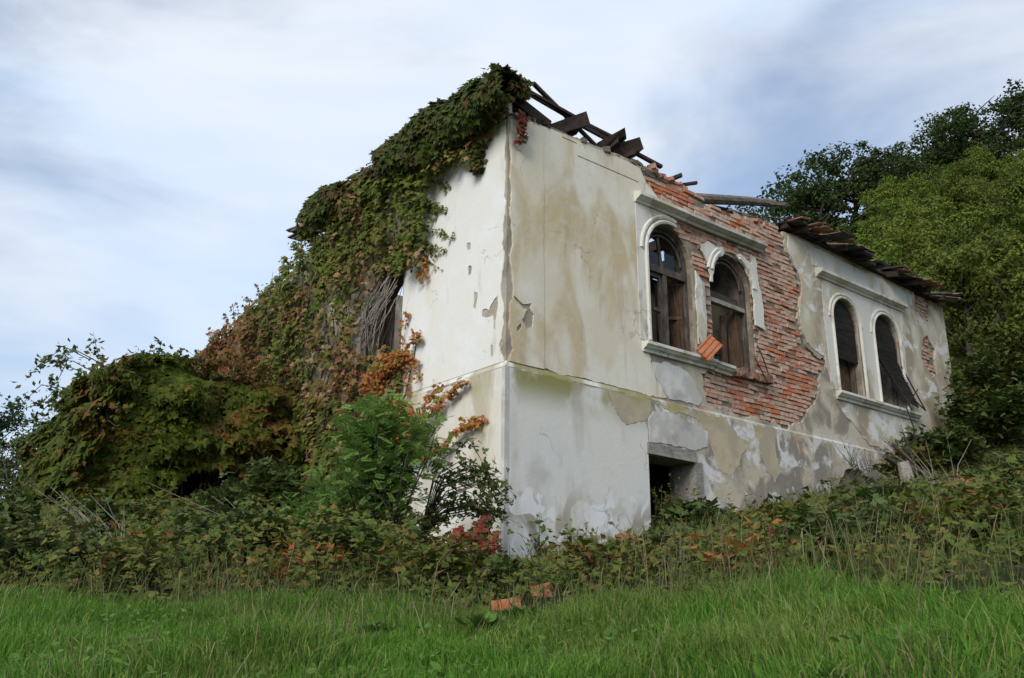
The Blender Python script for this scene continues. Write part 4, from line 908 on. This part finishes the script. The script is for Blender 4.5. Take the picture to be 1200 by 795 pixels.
blob_shrub('sapling', 'bright green feathery-leaved sapling in front of the side wall', (-2.3, -.75, gz(-2.3, -.75)), 2.2, .70, 44, 1750, 'sapling', 'pin', (.12, .22), 'sapling')
blob_shrub('sapling', 'smaller feathery sapling shoot left of the bright green one', (-2.85, -.35, gz(-2.85, -.35)), 1.2, .4, 12, 520, 'sapling', 'pin', (.10, .2), 'sapling')
sp = []
for k in range(26):
    h0 = rng.uniform(.5, 1.45); l = rng.uniform(.3, .85); sp.append([(-1.7, -.5, .05), (-1.55 + .2 * l, -.55, h0 * .8), (-1.35 + l * .55, -.6 - .2 * l, h0), (-1.2 + l * .75, -.65 - .3 * l, h0 * .72)])
spray_bush('bramble', 'dark arching bramble between the sapling and the house corner', (-1.6, -.55, -.1), sp, 'bramble', 'tri', (.045, .085), 24, 'bramble', fuzz=.05)
strands('creeper', 'crimson creeper patch at the foot of the bramble by the corner', 'ivy_red', (-1.5, -1.3, -.2), [((-1.45, -1.25, .12), (.34, .3, .2), 210), ((-1.2, -1.1, .3), (.12, .1, .16), 60)], [], size=(.06, .11))
for i, (x, y, hh, rd, n, mt, lb) in enumerate((
    (-1.9, 3.2, 1.45, .9, 2400, 'elder', 'grey-green leafy shrub below the creeper beside the sapling'),
    (-1.6, 4.9, 1.05, .8, 2600, 'elder', 'grey-green shrub in front of the dark annex doorway'),
    (-3.7, 4.5, .75, 1.0, 2400, 'bramble', 'dark bramble bush below the annex creeper'),
    (-4.9, 4.9, .8, .9, 2200, 'bramble', 'dark bramble bush at the left end of the annex'),
    (-5.6, 6.3, .95, 1.1, 2200, 'bramble', 'dark bush at the left edge beside the thin shrub'),
    (-5.4, 9.0, 1.5, 1.3, 2000, 'bramble', 'bush behind the brambles at the far left'),
    (12.6, -.9, 1.25, 1.0, 3000, 'bramble', 'dark green bush at the far foot of the house'),
    (14.0, -1.0, 2.1, 1.35, 3600, 'bramble', 'tall dark bush past the far end of the house'),
    (14.4, -2.8, 1.6, 1.4, 3200, 'elder', 'grey-green bush on the slope at the right edge'),
    (10.9, -.7, .8, .8, 1800, 'bramble', 'low bush below the fourth window'),
    (3.2, -.6, .34, .6, 1000, 'elder', 'leafy bush blocking the doorway'),
    (9.2, -.9, .75, .6, 900, 'ivy_annex', 'yellowing shrub in front of the hole in the wall'))):
    blob_shrub('bush', lb, (x, y, gz(x, y)), hh, rd, 26, n, mt, 'tri' if mt != 'ivy_annex' else 'ivy', (.08, .15))
sp = [[(3.0 + .1 * k, .1, .4), (2.95 + .12 * k, -.02, 1.0 + .05 * k), (2.9 + .16 * k, -.05, 1.15 + .3 * rng.random())] for k in range(5)]
spray_bush('climber', 'tangled green climber hanging in the doorway', (3.3, .1, .4), sp, 'ivy_annex', 'dia', (.05, .09), 30, 'climber', fuzz=.10)
sp = [[(5.0 + .1 * k, .75, 3.0), (4.95 + .13 * k, .7, 3.8), (4.9 + .15 * k, .72, 4.35 + .2 * rng.random())] for k in range(6)]
spray_bush('climber', 'wispy climber inside the second window', (5.2, .75, 2.7), sp, 'elder', 'dia', (.05, .1), 36, 'climber', 'twig_pale', fuzz=.09)
sp = [[(.52, -.12, -.1), (.50, -.13, .3), (.52, -.12, .72)], [(.5, -.12, .1), (.6, -.16, .3)], [(.5, -.12, .2), (.4, -.16, .36)]]
spray_bush('weed', 'slender upright weed against the white wall near the corner', (.52, -.12, -.1), sp, 'bramble', 'oval', (.06, .11), 16, 'weed', fuzz=.03)
for k, (x, y, hh, lb) in enumerate(((7.3, -.9, 1.0, 'bare dark twiggy stems against the stained wall'), (8.4, -1.2, 1.2, 'bare twigs beside the hole in the wall'))):
    sp = [[(x, y, gz(x, y)), (x + rng.normal(0, .2), y, gz(x, y) + hh * .5), (x + rng.normal(0, .5), y + rng.normal(0, .1), gz(x, y) + hh * rng.uniform(.7, 1.1))] for _ in range(12)]
    spray_bush('twiggy_weed', lb, (x, y, gz(x, y)), sp, 'bramble', 'dia', (.03, .05), 12, 'weed', fuzz=.04)

for az, r_, hh, rd, n, mt, tp, lb in (
    (13, 10.6, .75, .7, 700, 'elder', 'tri', 'grey-green bramble clump at the left edge of the weeds'), (18.5, 10.0, .6, .6, 520, 'ivy_annex', 'dia', 'yellow-green weed clump below the pale leaning stalks'),
    (23, 10.6, .85, .7, 760, 'bramble', 'tri', 'tall dark bramble clump below the annex creeper'), (27, 9.2, .45, .5, 240, 'ivy_orange', 'dia', 'rusty-leaved low clump at the edge of the grass at the left'),
    (30.5, 9.8, .8, .6, 640, 'elder', 'tri', 'pale leafy clump left of the green sapling'), (34.2, 8.3, .6, .55, 520, 'ivy_annex', 'dia', 'yellowing low clump below the green sapling'),
    (37, 8.4, .4, .5, 380, 'bramble', 'tri', 'dark low clump in front of the crimson patch'), (45.5, 8.6, .3, .6, 460, 'ivy_annex', 'dia', 'yellow-green low clump left of the doorway'),
    (49, 9.4, .26, .6, 480, 'elder', 'tri', 'pale bramble clump in front of the doorway'), (52.5, 8.0, .3, .55, 260, 'ivy_orange', 'dia', 'rusty low clump on the slope right of the doorway'),
    (55.5, 10.3, .34, .8, 700, 'ivy_annex', 'dia', 'broad yellow-green clump in the middle of the slope'), (58.5, 8.4, .36, .7, 560, 'bramble', 'tri', 'dark bramble clump low on the slope at the right'),
    (61.5, 11.6, .36, .8, 700, 'elder', 'tri', 'grey-green clump high on the slope at the right'), (64.5, 8.6, .34, .7, 560, 'ivy_annex', 'dia', 'yellow-green clump below the roof tiles at the right edge'), (67.5, 11.5, .5, .8, 700, 'bramble', 'tri', 'dark clump behind the roof tiles at the right edge')):
    x, y = CAM[0] + r_ * math.sin(R(az)), CAM[1] + r_ * math.cos(R(az))
    blob_shrub('bramble_clump', lb, (x, y, gz(x, y)), hh, rd, 18, n, mt, tp, (.06, .13), 'bramble', 'low clumps in the band of weeds')

# ------------------------------------------------------------------ rubble on the ground
def chunk(x, y, s_, mat, name, label, cat, lift=.03, grp=None):
    q = MB(); c = np.array([(-1, -.7, -.4), (1, -.6, -.4), (.9, .7, -.4), (-.8, .7, -.4), (-.9, -.6, .35), (.8, -.5, .45), (.85, .6, .3), (-.7, .6, .4)]) * s_ + rng.normal(0, s_ * .14, (8, 3)); q.hexa(c)
    o = tag(q.build(name, MAT[mat]), label, cat, grp); o.location = (x, y, gz(x, y) + lift); o.rotation_euler = (rng.normal(0, .2), rng.normal(0, .2), rng.uniform(0, 3)); return o
chunk(-3.2, -4.0, .10, 'brick_orange', 'brick_fragment', 'orange brick fragment lying nearest, at the edge of the grass', 'brick', .09)
chunk(-2.62, -3.72, .09, 'brick_orange', 'brick_fragment', 'orange brick fragment just behind the nearest one', 'brick', .10)
chunk(-2.75, -3.9, .07, 'brick_red', 'brick_fragment', 'small red brick chip between two orange fragments', 'brick', .08)
def tile(x, y, rz, tilt, lb, lift=.12, mat='tile', sc=.85):
    o = tag(link('broken_roof_tile', tm[0], MAT[mat]), lb, 'roof tile'); o.location = (x, y, gz(x, y) + lift); o.rotation_euler = (tilt, rng.normal(0, .15), rz); o.scale = (sc * 1.2, sc, 1.2)
tile(-.95, -2.6, .5, .6, 'orange roof tile leaning in the weeds below the white wall', .2)
tile(-1.15, -2.75, 1.2, .4, 'orange roof tile half buried below the leaning one', .14)
tile(.1, -2.15, .9, .45, 'orange roof tile lying in the weeds left of the doorway', .2)
tile(.35, -2.05, .3, .35, 'second orange roof tile beside the one left of the doorway', .2)
tile(.75, -2.2, 1.4, .3, 'thin orange tile shard in front of the doorway', .16, sc=.7)
tile(1.9, -5.3, .4, .5, 'pinkish roof tile on the slope near the right edge', .34)
tile(1.3, -5.85, .9, .4, 'orange roof tile at the right edge of the slope', .32)
tile(1.05, -5.75, .2, .3, 'small roof tile shard beside the tile at the right edge', .3, sc=.6)
x, y = 7.6, -1.6; z = gz(x, y); q = MB(); q.tube([(x, y, z - .1), (x + .02, y, z + .35), (x - .03, y + .02, z + .62)], [.13, .12, .10], 9)
tag(q.build('tree_stump', MAT['palewood']), 'pale cut stump in front of the hole in the wall', 'stump')
for k, (a_, b_2, r_, lb) in enumerate((((7.5, -1.3, .75), (8.4, -1.5, .2), .05, 'dark broken branch leaning above the stump'), ((7.9, -1.5, .5), (9.0, -1.8, .15), .04, 'dark branch lying right of the stump'), ((8.0, -1.2, .95), (8.6, -1.3, .3), .035, 'thin dark branch against the wall hole'))):
    q = MB(); q.tube([(a_[0], a_[1], gz(a_[0], a_[1]) + a_[2]), ((a_[0] + b_2[0]) / 2, a_[1] - .1, gz(a_[0], a_[1]) + (a_[2] + b_2[2]) / 2 + .1), (b_2[0], b_2[1], gz(b_2[0], b_2[1]) + b_2[2])], [r_, r_ * .8, r_ * .5], 6); tag(q.build('branch', MAT['twig']), lb, 'branch')

# ------------------------------------------------------------------ undergrowth, dry straw, grass
def polar(n, r0, r1, a0, a1):
    r_ = np.sqrt(rng.uniform(r0 * r0, r1 * r1, n)); a = np.radians(rng.uniform(a0, a1, n))
    return CAM[0] + r_ * np.sin(a), CAM[1] + r_ * np.cos(a), r_, np.degrees(a)
def edge_r(az): return np.interp(az, [0, 12, 25, 33, 39, 45, 52, 60, 75], [9.2, 8.9, 8.1, 7.2, 6.6, 6.6, 6.1, 5.5, 4.9])
def in_house(x, y): return ((x > -.05) & (y > -.05)) | ((x > -3.1) & (y > 6.4))
def near_wall(x, y): return ((x > -.8) & (y > -.8) & (x < 3)) 
n = 190000
x, y, r_, az = polar(n, 6, 26, -2, 80)
er = edge_r(az) + (fbm(x * 1.3, y * 1.3, 91, 3) - .5) * 1.6
dn = (sst(-.4, .5, r_ - er)) * np.clip((13 / r_) ** 1.0, 0, 1) * (.35 + .65 * sst(.3, .55, fbm(x * .9, y * .9, 92, 3)))
k_ = (rng.random(n) < dn) & ~in_house(x, y); x, y, r_, az, er = x[k_], y[k_], r_[k_], az[k_], er[k_]; n = len(x)
hm = (.05 + 1.15 * fbm(x * 1.1, y * 1.1, 93, 4) ** 2.2) * (.35 + .65 * sst(0, 2.2, r_ - er))
hm *= np.interp(az, [0, 22, 33, 37, 42, 48, 56, 70], [1.7, 1.5, 1.15, .65, .6, .85, 1.05, 1.3])
hm = np.where(near_wall(x, y), hm * .5, hm)
gc = np.random.default_rng(55); bump = np.zeros(n)
for _ in range(420):
    a_ = R(gc.uniform(-2, 80)); rc = gc.uniform(7.2, 17); cx, cy = CAM[0] + rc * math.sin(a_), CAM[1] + rc * math.cos(a_); rr_ = gc.uniform(.25, .75); hh = gc.uniform(.15, .62) * (1 if rc > 8.8 else .6)
    if cx > -1.2 and cy > -2.2 and cx < 2.6: hh *= .45
    d2 = ((x - cx) ** 2 + (y - cy) ** 2) / rr_ ** 2; bump = np.maximum(bump, np.where(d2 < 1, hh * np.sqrt(np.clip(1 - d2, 0, 1)), 0))
hm = hm * .45 + bump * np.interp(az, [0, 25, 40, 60], [1.15, 1.15, .9, .72]) * sst(-.2, .8, r_ - er)
hm *= 1 - .75 * sst(35, 38, az) * (1 - sst(50, 56, az)) * sst(8.0, 9.4, r_) - .55 * sst(50, 56, az) * sst(8.5, 12, r_)
z = ground_h(x, y) + hm * (1 - rng.random(n) ** 2.2 * .9)
tag(leaves('undergrowth', np.stack([x, y, z], 1), np.array([[-.25, -.35, 1]]) + rv(n, .5), rv(n) + np.array([[-.3, -.4, -.3]]), (.022 + .085 * rng.random(n) ** 2.2) * np.clip(r_ / 10, .85, 1.4), 'tri', MAT['under_leaf']), 'tangle of low brambles and autumn weeds along the foot of the house', 'undergrowth', kind='stuff')
def blades(n, x, y, z, ln, w, lean, lr):
    a = rng.uniform(0, 2 * np.pi, n); d = np.stack([np.cos(a), np.sin(a)], 1) * lean[:, None] + lr
    fa = rng.uniform(0, 2 * np.pi, n); s_ = np.stack([np.cos(fa), np.sin(fa), np.zeros(n)], 1) * w[:, None]
    B = np.stack([x, y, z], 1); D = np.concatenate([d, np.zeros((n, 1))], 1)
    m1 = B + D * (ln * .30)[:, None] + np.array([0, 0, 1]) * (ln * .58)[:, None]
    m2 = B + D * (ln * .95)[:, None] + np.array([0, 0, 1]) * (ln * np.clip(1 - .45 * np.linalg.norm(d, axis=1), .25, 1))[:, None]
    V = np.stack([B - s_, B + s_, m1 + s_ * .8, m1 - s_ * .8, m2], 1).reshape(-1, 3); b0 = np.arange(n) * 5
    F = np.stack([np.stack([b0, b0 + 1, b0 + 2], 1), np.stack([b0, b0 + 2, b0 + 3], 1), np.stack([b0 + 3, b0 + 2, b0 + 4], 1)], 1).reshape(-1, 3)
    return V, F
n = 2600; x, y, r_, az = polar(n, 6.5, 19, -2, 80); er = edge_r(az)
k_ = (r_ > er + .2) & ~in_house(x, y) & ~near_wall(x, y) & (rng.random(n) < .25 + .75 * sst(.42, .6, fbm(x * .8, y * .8, 131, 3))); x, y, r_ = x[k_], y[k_], r_[k_]
VV, FF, n0 = [], [], 0; LP = []
q = MB()
for xi, yi, ri in zip(x, y, r_):
    z0 = gz(xi, yi); hh = rng.uniform(.35, 1.0) * (1 if ri > 9 else .6) * (.45 if xi > -1.6 else 1); ln_ = rng.normal(0, .35, 2) * hh
    t_ = np.linspace(0, 1, 5)[:, None]; p = np.concatenate([np.array([[xi, yi]]) + ln_ * t_ ** 1.7, z0 + hh * (t_ - .25 * t_ ** 3 * np.hypot(*ln_))], 1); q.tube(p, np.linspace(.005, .002, 5), 3)
    m_ = rng.integers(6, 22); tt = .2 + .8 * rng.random(m_); LP.append(np.stack([np.interp(tt * 4, np.arange(5), p[:, i]) for i in range(3)], 1) + rng.normal(0, .03, (m_, 3)))
tag(q.build('weed_stems', MAT['twig']), 'thin dry stems standing in the undergrowth', 'weeds', kind='stuff')
LP = np.concatenate(LP); n = len(LP)
tag(leaves('weed_leaves', LP, np.array([[-.2, -.3, .9]]) + rv(n, .5), rv(n), rng.uniform(.035, .09, n), 'dia', MAT['under_leaf']), 'small leaves on the upright weeds of the undergrowth', 'weeds', kind='stuff')
n = 60000; x, y, r_, az = polar(n, 5.5, 18, -2, 80); er = edge_r(az); k_ = (rng.random(n) < sst(-1.3, .3, r_ - er) * (.15 + .85 * sst(.38, .6, fbm(x * 1.3, y * 1.3, 151, 3))) * np.interp(az, [0, 30, 45, 60], [.35, .4, .55, .9])) & ~in_house(x, y) & ~near_wall(x, y); x, y, r_, az = x[k_], y[k_], r_[k_], az[k_]; n = len(x)
tag(link('weed_grass', npmesh('weed_grass', *blades(n, x, y, ground_h(x, y), rng.uniform(.15, .62, n) * np.interp(az, [0, 36, 40, 50, 58], [1.1, 1, .6, .7, 1.]), rng.uniform(.002, .005, n), rng.uniform(.15, 1.1, n), np.array([.05, -.1]))), MAT['weed_grass']), 'olive weed grass growing through the brambles', 'grass', kind='stuff')
n = 30000
x, y, r_, az = polar(n, 6, 20, -2, 80); er = edge_r(az)
k_ = (rng.random(n) < sst(-.6, .3, r_ - er) * (.06 + .94 * sst(.5, .68, fbm(x * .7, y * .7, 95, 3))) * np.interp(az, [0, 40, 55, 80], [1, .8, .45, .4]) * (1 - .75 * sst(1.5, 4.5, r_ - er))) & ~in_house(x, y) & ~near_wall(x, y); x, y, r_ = x[k_], y[k_], r_[k_]; n = len(x)
tag(link('dry_grass', npmesh('dry_grass', *blades(n, x, y, ground_h(x, y), rng.uniform(.25, .8, n), rng.uniform(.002, .0045, n), rng.uniform(.1, 1.1, n), np.array([.1, -.1]))), MAT['straw']), 'pale dead grass stalks tangled through the weeds', 'grass', kind='stuff')
n = 290000
x, y, r_, az = polar(n, 2.0, 11, -8, 88); er = edge_r(az) + (fbm(x * 1.3, y * 1.3, 91, 3) - .5) * 1.6
dn = (1 - sst(-.3, .9, r_ - er)) * (.45 + .55 * sst(.25, .5, fbm(x * 1.2, y * 1.2, 96, 3))) * np.clip(8 / (r_ + 2.5), .35, 1.)
track = sst(.06, .0, np.abs(az - 51 + 3 * np.sin(r_)) / 60) * sst(.42, .55, fbm(x * 2, y * 2, 97))
k_ = rng.random(n) < dn * (1 - .55 * track); x, y, r_, az, er = x[k_], y[k_], r_[k_], az[k_], er[k_]; n = len(x)
cl = fbm(x * 1.5, y * 1.5, 98, 4); ln = (.07 + .30 * cl ** 1.3 * rng.uniform(.5, 1.3, n)) * np.interp(az, [0, 30, 38, 48, 54, 75], [1.1, 1.0, .8, .8, 1.05, 1.0])
aw = 6.28 * fbm(x * .9, y * .9, 99, 2) * 2
tag(link('grass', npmesh('grass', *blades(n, x, y, ground_h(x, y) - .01, ln, rng.uniform(.002, .005, n), rng.uniform(.1, .75, n), np.stack([np.cos(aw), np.sin(aw)], 1) * .3)), MAT['grass']), 'long green meadow grass in the foreground', 'grass', kind='stuff')
n = 9000; x, y, r_, az = polar(n, 2.4, 9.5, -6, 86); k_ = (r_ < edge_r(az) + .3) & (rng.random(n) < sst(.52, .68, fbm(x * 1.7, y * 1.7, 141, 3))); x, y = x[k_], y[k_]; n = len(x)
tag(leaves('meadow_weeds', np.stack([x, y, ground_h(x, y) + rng.uniform(.03, .16, n)], 1), np.array([[-.2, -.3, .9]]) + rv(n, .4), rv(n) + np.array([[0, 0, .2]]), rng.uniform(.025, .06, n), 'oval', MAT['weed']), 'small broad leaves scattered through the meadow grass', 'weeds', kind='stuff')
n = 5200; x, y, r_, az = polar(n, 3, 10, -6, 86); er = edge_r(az); k_ = (r_ < er + .5) & (rng.random(n) < .06 + .8 * sst(.55, .7, fbm(x * 1.1, y * 1.1, 142, 3)) + .5 * sst(-.9, 0, r_ - er)); x, y = x[k_], y[k_]; n = len(x)
tag(link('straw_in_grass', npmesh('straw_in_grass', *blades(n, x, y, ground_h(x, y), rng.uniform(.15, .5, n), rng.uniform(.0015, .003, n), rng.uniform(.2, 1.3, n), np.array([.1, -.1]))), MAT['straw']), 'dead pale stalks among the green meadow grass', 'grass', kind='stuff')
for bx, by, m_, lb in ((-4.55, 1.3, 26, 'pale dead stalks leaning left in the weeds at the left'), (-3.2, .4, 18, 'pale dead stalks leaning in the weeds left of the sapling'), (3.4, -4.3, 16, 'dry stalks standing on the slope right of the doorway')):
    bz = gz(bx, by); o = thing('dead_stalks', lb, 'stalks', (bx, by, bz)); q = MB()
    for _ in range(m_):
        l_ = rng.uniform(.6, 1.15); dx_ = rng.normal(-.45, .25) * l_; dy_ = rng.normal(.2, .2) * l_; x0_, y0_ = rng.normal(0, .15, 2); q.tube([(x0_, y0_, 0), (x0_ + dx_ * .4, y0_ + dy_ * .4, l_ * .55), (x0_ + dx_, y0_ + dy_, l_ * .85)], [.006, .005, .002], 4)
    tag(q.build('stalk', MAT['twig_pale'], o), kind='stuff')
def rosette(x, y, s_, nl, lb, mat='weed', grp=None):
    z = gz(x, y); n = nl; a = rng.uniform(0, 6.28, n); d = np.stack([np.cos(a), np.sin(a), rng.uniform(.4, 1.3, n)], 1)
    o = thing('broadleaf_weed', lb, 'weed', (x, y, z), grp)
    leaves('foliage', rng.normal(0, .05 * s_ * 6, (n, 3)) * np.array([1, 1, .2]) + np.array([0, 0, .05]), np.stack([-np.cos(a) * .8, -np.sin(a) * .8, np.ones(n)], 1) + rv(n, .2), d, rng.uniform(.6, 1.1, n) * s_, 'oval', MAT[mat], o)
for x, y, s_, nl, lb in ((-3.95, -4.65, .13, 60, 'bright green broad-leaved weed clump in front of the nearest brick fragment'), (-3.55, -4.55, .12, 44, 'bright green weed clump right of the larger one'), (-4.5, -4.2, .11, 30, 'small bright green weed left of the brick fragments'), (-3.2, -7.0, .08, 40, 'low broad-leaved weed in the grass at the lower right'), (-4.6, -7.6, .07, 30, 'low weed at the bottom right corner')): rosette(x, y, s_, nl, lb)
for k, (x, y, lb) in enumerate(((-2.88, -7.5, 'yellow flower highest in the grass at the right edge'), (-3.2, -7.62, 'yellow flower in the middle of the three at the right'), (-3.35, -7.6, 'lowest yellow flower of the three at the right'), (-6.05, -4.7, 'lone yellow flower in the grass at the bottom left'))):
    o = thing('yellow_flower', lb, 'flower', (x, y, gz(x, y)), 'small yellow flowers in the grass'); q = MB(); q.tube([(0, 0, 0), (.02, 0, .15), (.02, 0, .28)], .003, 4); q.build('stem', MAT['weed'], o)
    a = np.arange(12) * .5236; leaves('petals', np.tile([[.02, 0, .28]], (12, 1)) + 0., np.stack([np.cos(a) * -.3, np.sin(a) * -.3, np.ones(12)], 1), np.stack([np.cos(a), np.sin(a), a * 0 + .3], 1), np.full(12, .022), 'dia', MAT['flower'], o)

# ------------------------------------------------------------------ trees
def tree_meshes(seed, h, rad, cb, nl, nclump, per, ls, open_=.5):
    g = np.random.default_rng(seed); q = MB(); tr = .018 * h + .05
    tp = np.array([(0, 0, -.4), (g.normal(0, .1), g.normal(0, .1), h * .35), (g.normal(0, .25), g.normal(0, .25), h * .65), (g.normal(0, .3), g.normal(0, .3), h * .93)])
    q.tube(tp, [tr * 1.3, tr, tr * .6, tr * .15], 7); C_ = []
    for k in range(nl):
        t_ = cb + (1 - cb) * (k + g.random()) / nl; b0 = np.array([np.interp(t_ * .93, [0, .35, .65, .93], tp[:, i]) for i in range(3)]); b0[2] = t_ * h * .93
        prof = math.sin(math.pi * (.18 + .78 * (t_ - cb) / (1 - cb))) ** .7; az = k * 2.4 + g.normal(0, .4); L_ = rad * prof * g.uniform(.6, 1.15)
        e = b0 + np.array([math.cos(az) * L_, math.sin(az) * L_, L_ * g.uniform(.15, .7)]); md = (b0 + e) / 2 + g.normal(0, .12 * L_, 3)
        q.tube([b0, md, e], [tr * .38, tr * .22, tr * .06], 5); C_ += [e, (md + e) / 2 + g.normal(0, .15 * rad, 3), md + g.normal(0, .2 * rad, 3)]
    C_ = np.array(C_); sel = g.integers(0, len(C_), nclump); cc = C_[sel] + g.normal(0, .10 * rad, (nclump, 3)); cr_ = rad * g.uniform(.09, .27, nclump)
    P = np.repeat(cc, per, 0); rr_ = np.repeat(cr_, per)[:, None]; dd = g.normal(0, 1, P.shape); dd /= np.linalg.norm(dd, axis=1, keepdims=True); rad_ = g.random((len(P), 1)) ** .4
    P = P + dd * rr_ * rad_ * np.array([1.15, 1.15, .7]); N = dd + g.normal(0, .5, P.shape) + np.array([0, 0, .5]); T = g.normal(0, 1, P.shape)
    return q.mesh('trunk', True), leaves('crown', P, N, T, g.uniform(.7, 1.3, len(P)) * ls, 'dia', None, me_only=True)
oak = [tree_meshes(200 + k, 9.5, 3.3, .28, 26, 150, 60, .22) for k in range(4)]
bushy = [tree_meshes(300 + k, 7.0, 3.0, .10, 30, 105, 120, .19) for k in range(4)]
def tree(kind, k, x, y, s_, mat, label, grp, name, rot=None, sz=1.):
    o = thing(name, label, 'tree', (x, y, gz(x, y) - .2), grp); tk, cw = kind[k % len(kind)]
    link('trunk', tk, MAT['bark'], o); link('crown', cw, MAT[mat], o); o.scale = (s_, s_, s_ * sz); o.rotation_euler = (0, 0, rng.uniform(0, 6.28) if rot is None else rot); return o
def at(az, r_): return CAM[0] + r_ * math.sin(R(az)), CAM[1] + r_ * math.cos(R(az))
crest = lambda az: float(np.interp(az, [54, 56.2, 58, 59.5, 60.7, 62, 63.2, 64.8, 67, 69, 71.2, 76], [.41, .445, .468, .495, .508, .503, .485, .505, .525, .540, .530, .54]))
SKY = [(57.0, 54, 'small tree peeping over the roof left of the dark skyline trees'), (59.3, 50, 'leftmost of the dark trees on the hill crest'), (61.0, 52, 'tall dark tree second from the left on the hill crest'), (62.8, 52, 'dark tree behind the second one on the hill crest'),
       (64.4, 54, 'dark tree in the dip of the hill crest'), (66.6, 55, 'dark tree left of the tallest on the hill crest'), (68.8, 55, 'tallest dark tree on the hill crest near the right edge'), (71.0, 56, 'dark tree on the hill crest at the right edge'), (73.5, 56, 'dark tree on the hill crest past the tallest one')]
def fit(az, r_, x, y, hgt, tn): return max(.3, (CAM[2] + r_ * tn - gz(x, y) + .2) / hgt)
for k, (az, r_, lb) in enumerate(SKY):
    x, y = at(az, r_); s_ = fit(az, r_, x, y, 9.3, crest(az)); tree(oak, k, x, y, min(s_, 1.15), 'tree_dark', lb, 'dark trees along the hill crest', 'oak_tree', sz=max(1, s_ / 1.15))
LB = 'one of the pale green bushy trees crowding the hillside behind the house'
for k, (az, r_) in enumerate([(az + dz, r_) for r_, dz in ((29, .4), (33, 1.8), (37.5, .6), (42, 1.4), (46, .2)) for az in np.arange(56.5, 77, 2.9)]):
    if az < 57 + (46 - r_) * .12: continue
    ra_ = r_ + rng.normal(0, 1.0); aj = az + rng.normal(0, .5); x, y = at(aj, ra_); mxs = fit(aj, ra_, x, y, 6.9, crest(aj) - .055 - .10 * (46 - r_) / 17 - .085 * rng.random())
    tree(bushy if k % 3 else oak, k, x, y, min(max(mxs, .6), rng.uniform(.85, 1.15)) * (1 if k % 3 else .78), 'tree_green', LB, 'pale green trees on the hillside', 'hillside_tree')
for k, (az, r_, s_, lb) in enumerate(((66.6, 26, .62, 'low green tree right behind the far end of the house'), (69.5, 25, .6, 'low green tree on the slope at the right edge'), (73, 25, .65, 'low green tree on the slope past the right edge tree'))):
    x, y = at(az, r_); tree(bushy, k, x, y, s_, 'tree_green', lb, None, 'hillside_tree')
for k, (az, r_, s_, mt, lb) in enumerate(((10.0, 42, .62, 'tree_far', 'dark round tree at the left edge behind the brambles'), (12.6, 46, .38, 'tree_far', 'smaller dark tree right of the one at the left edge'), (7.2, 50, .7, 'tree_far', 'dark tree past the left edge one'))):
    x, y = at(az, r_); tree(oak, k + 1, x, y, s_, mt, lb, None, 'field_tree')
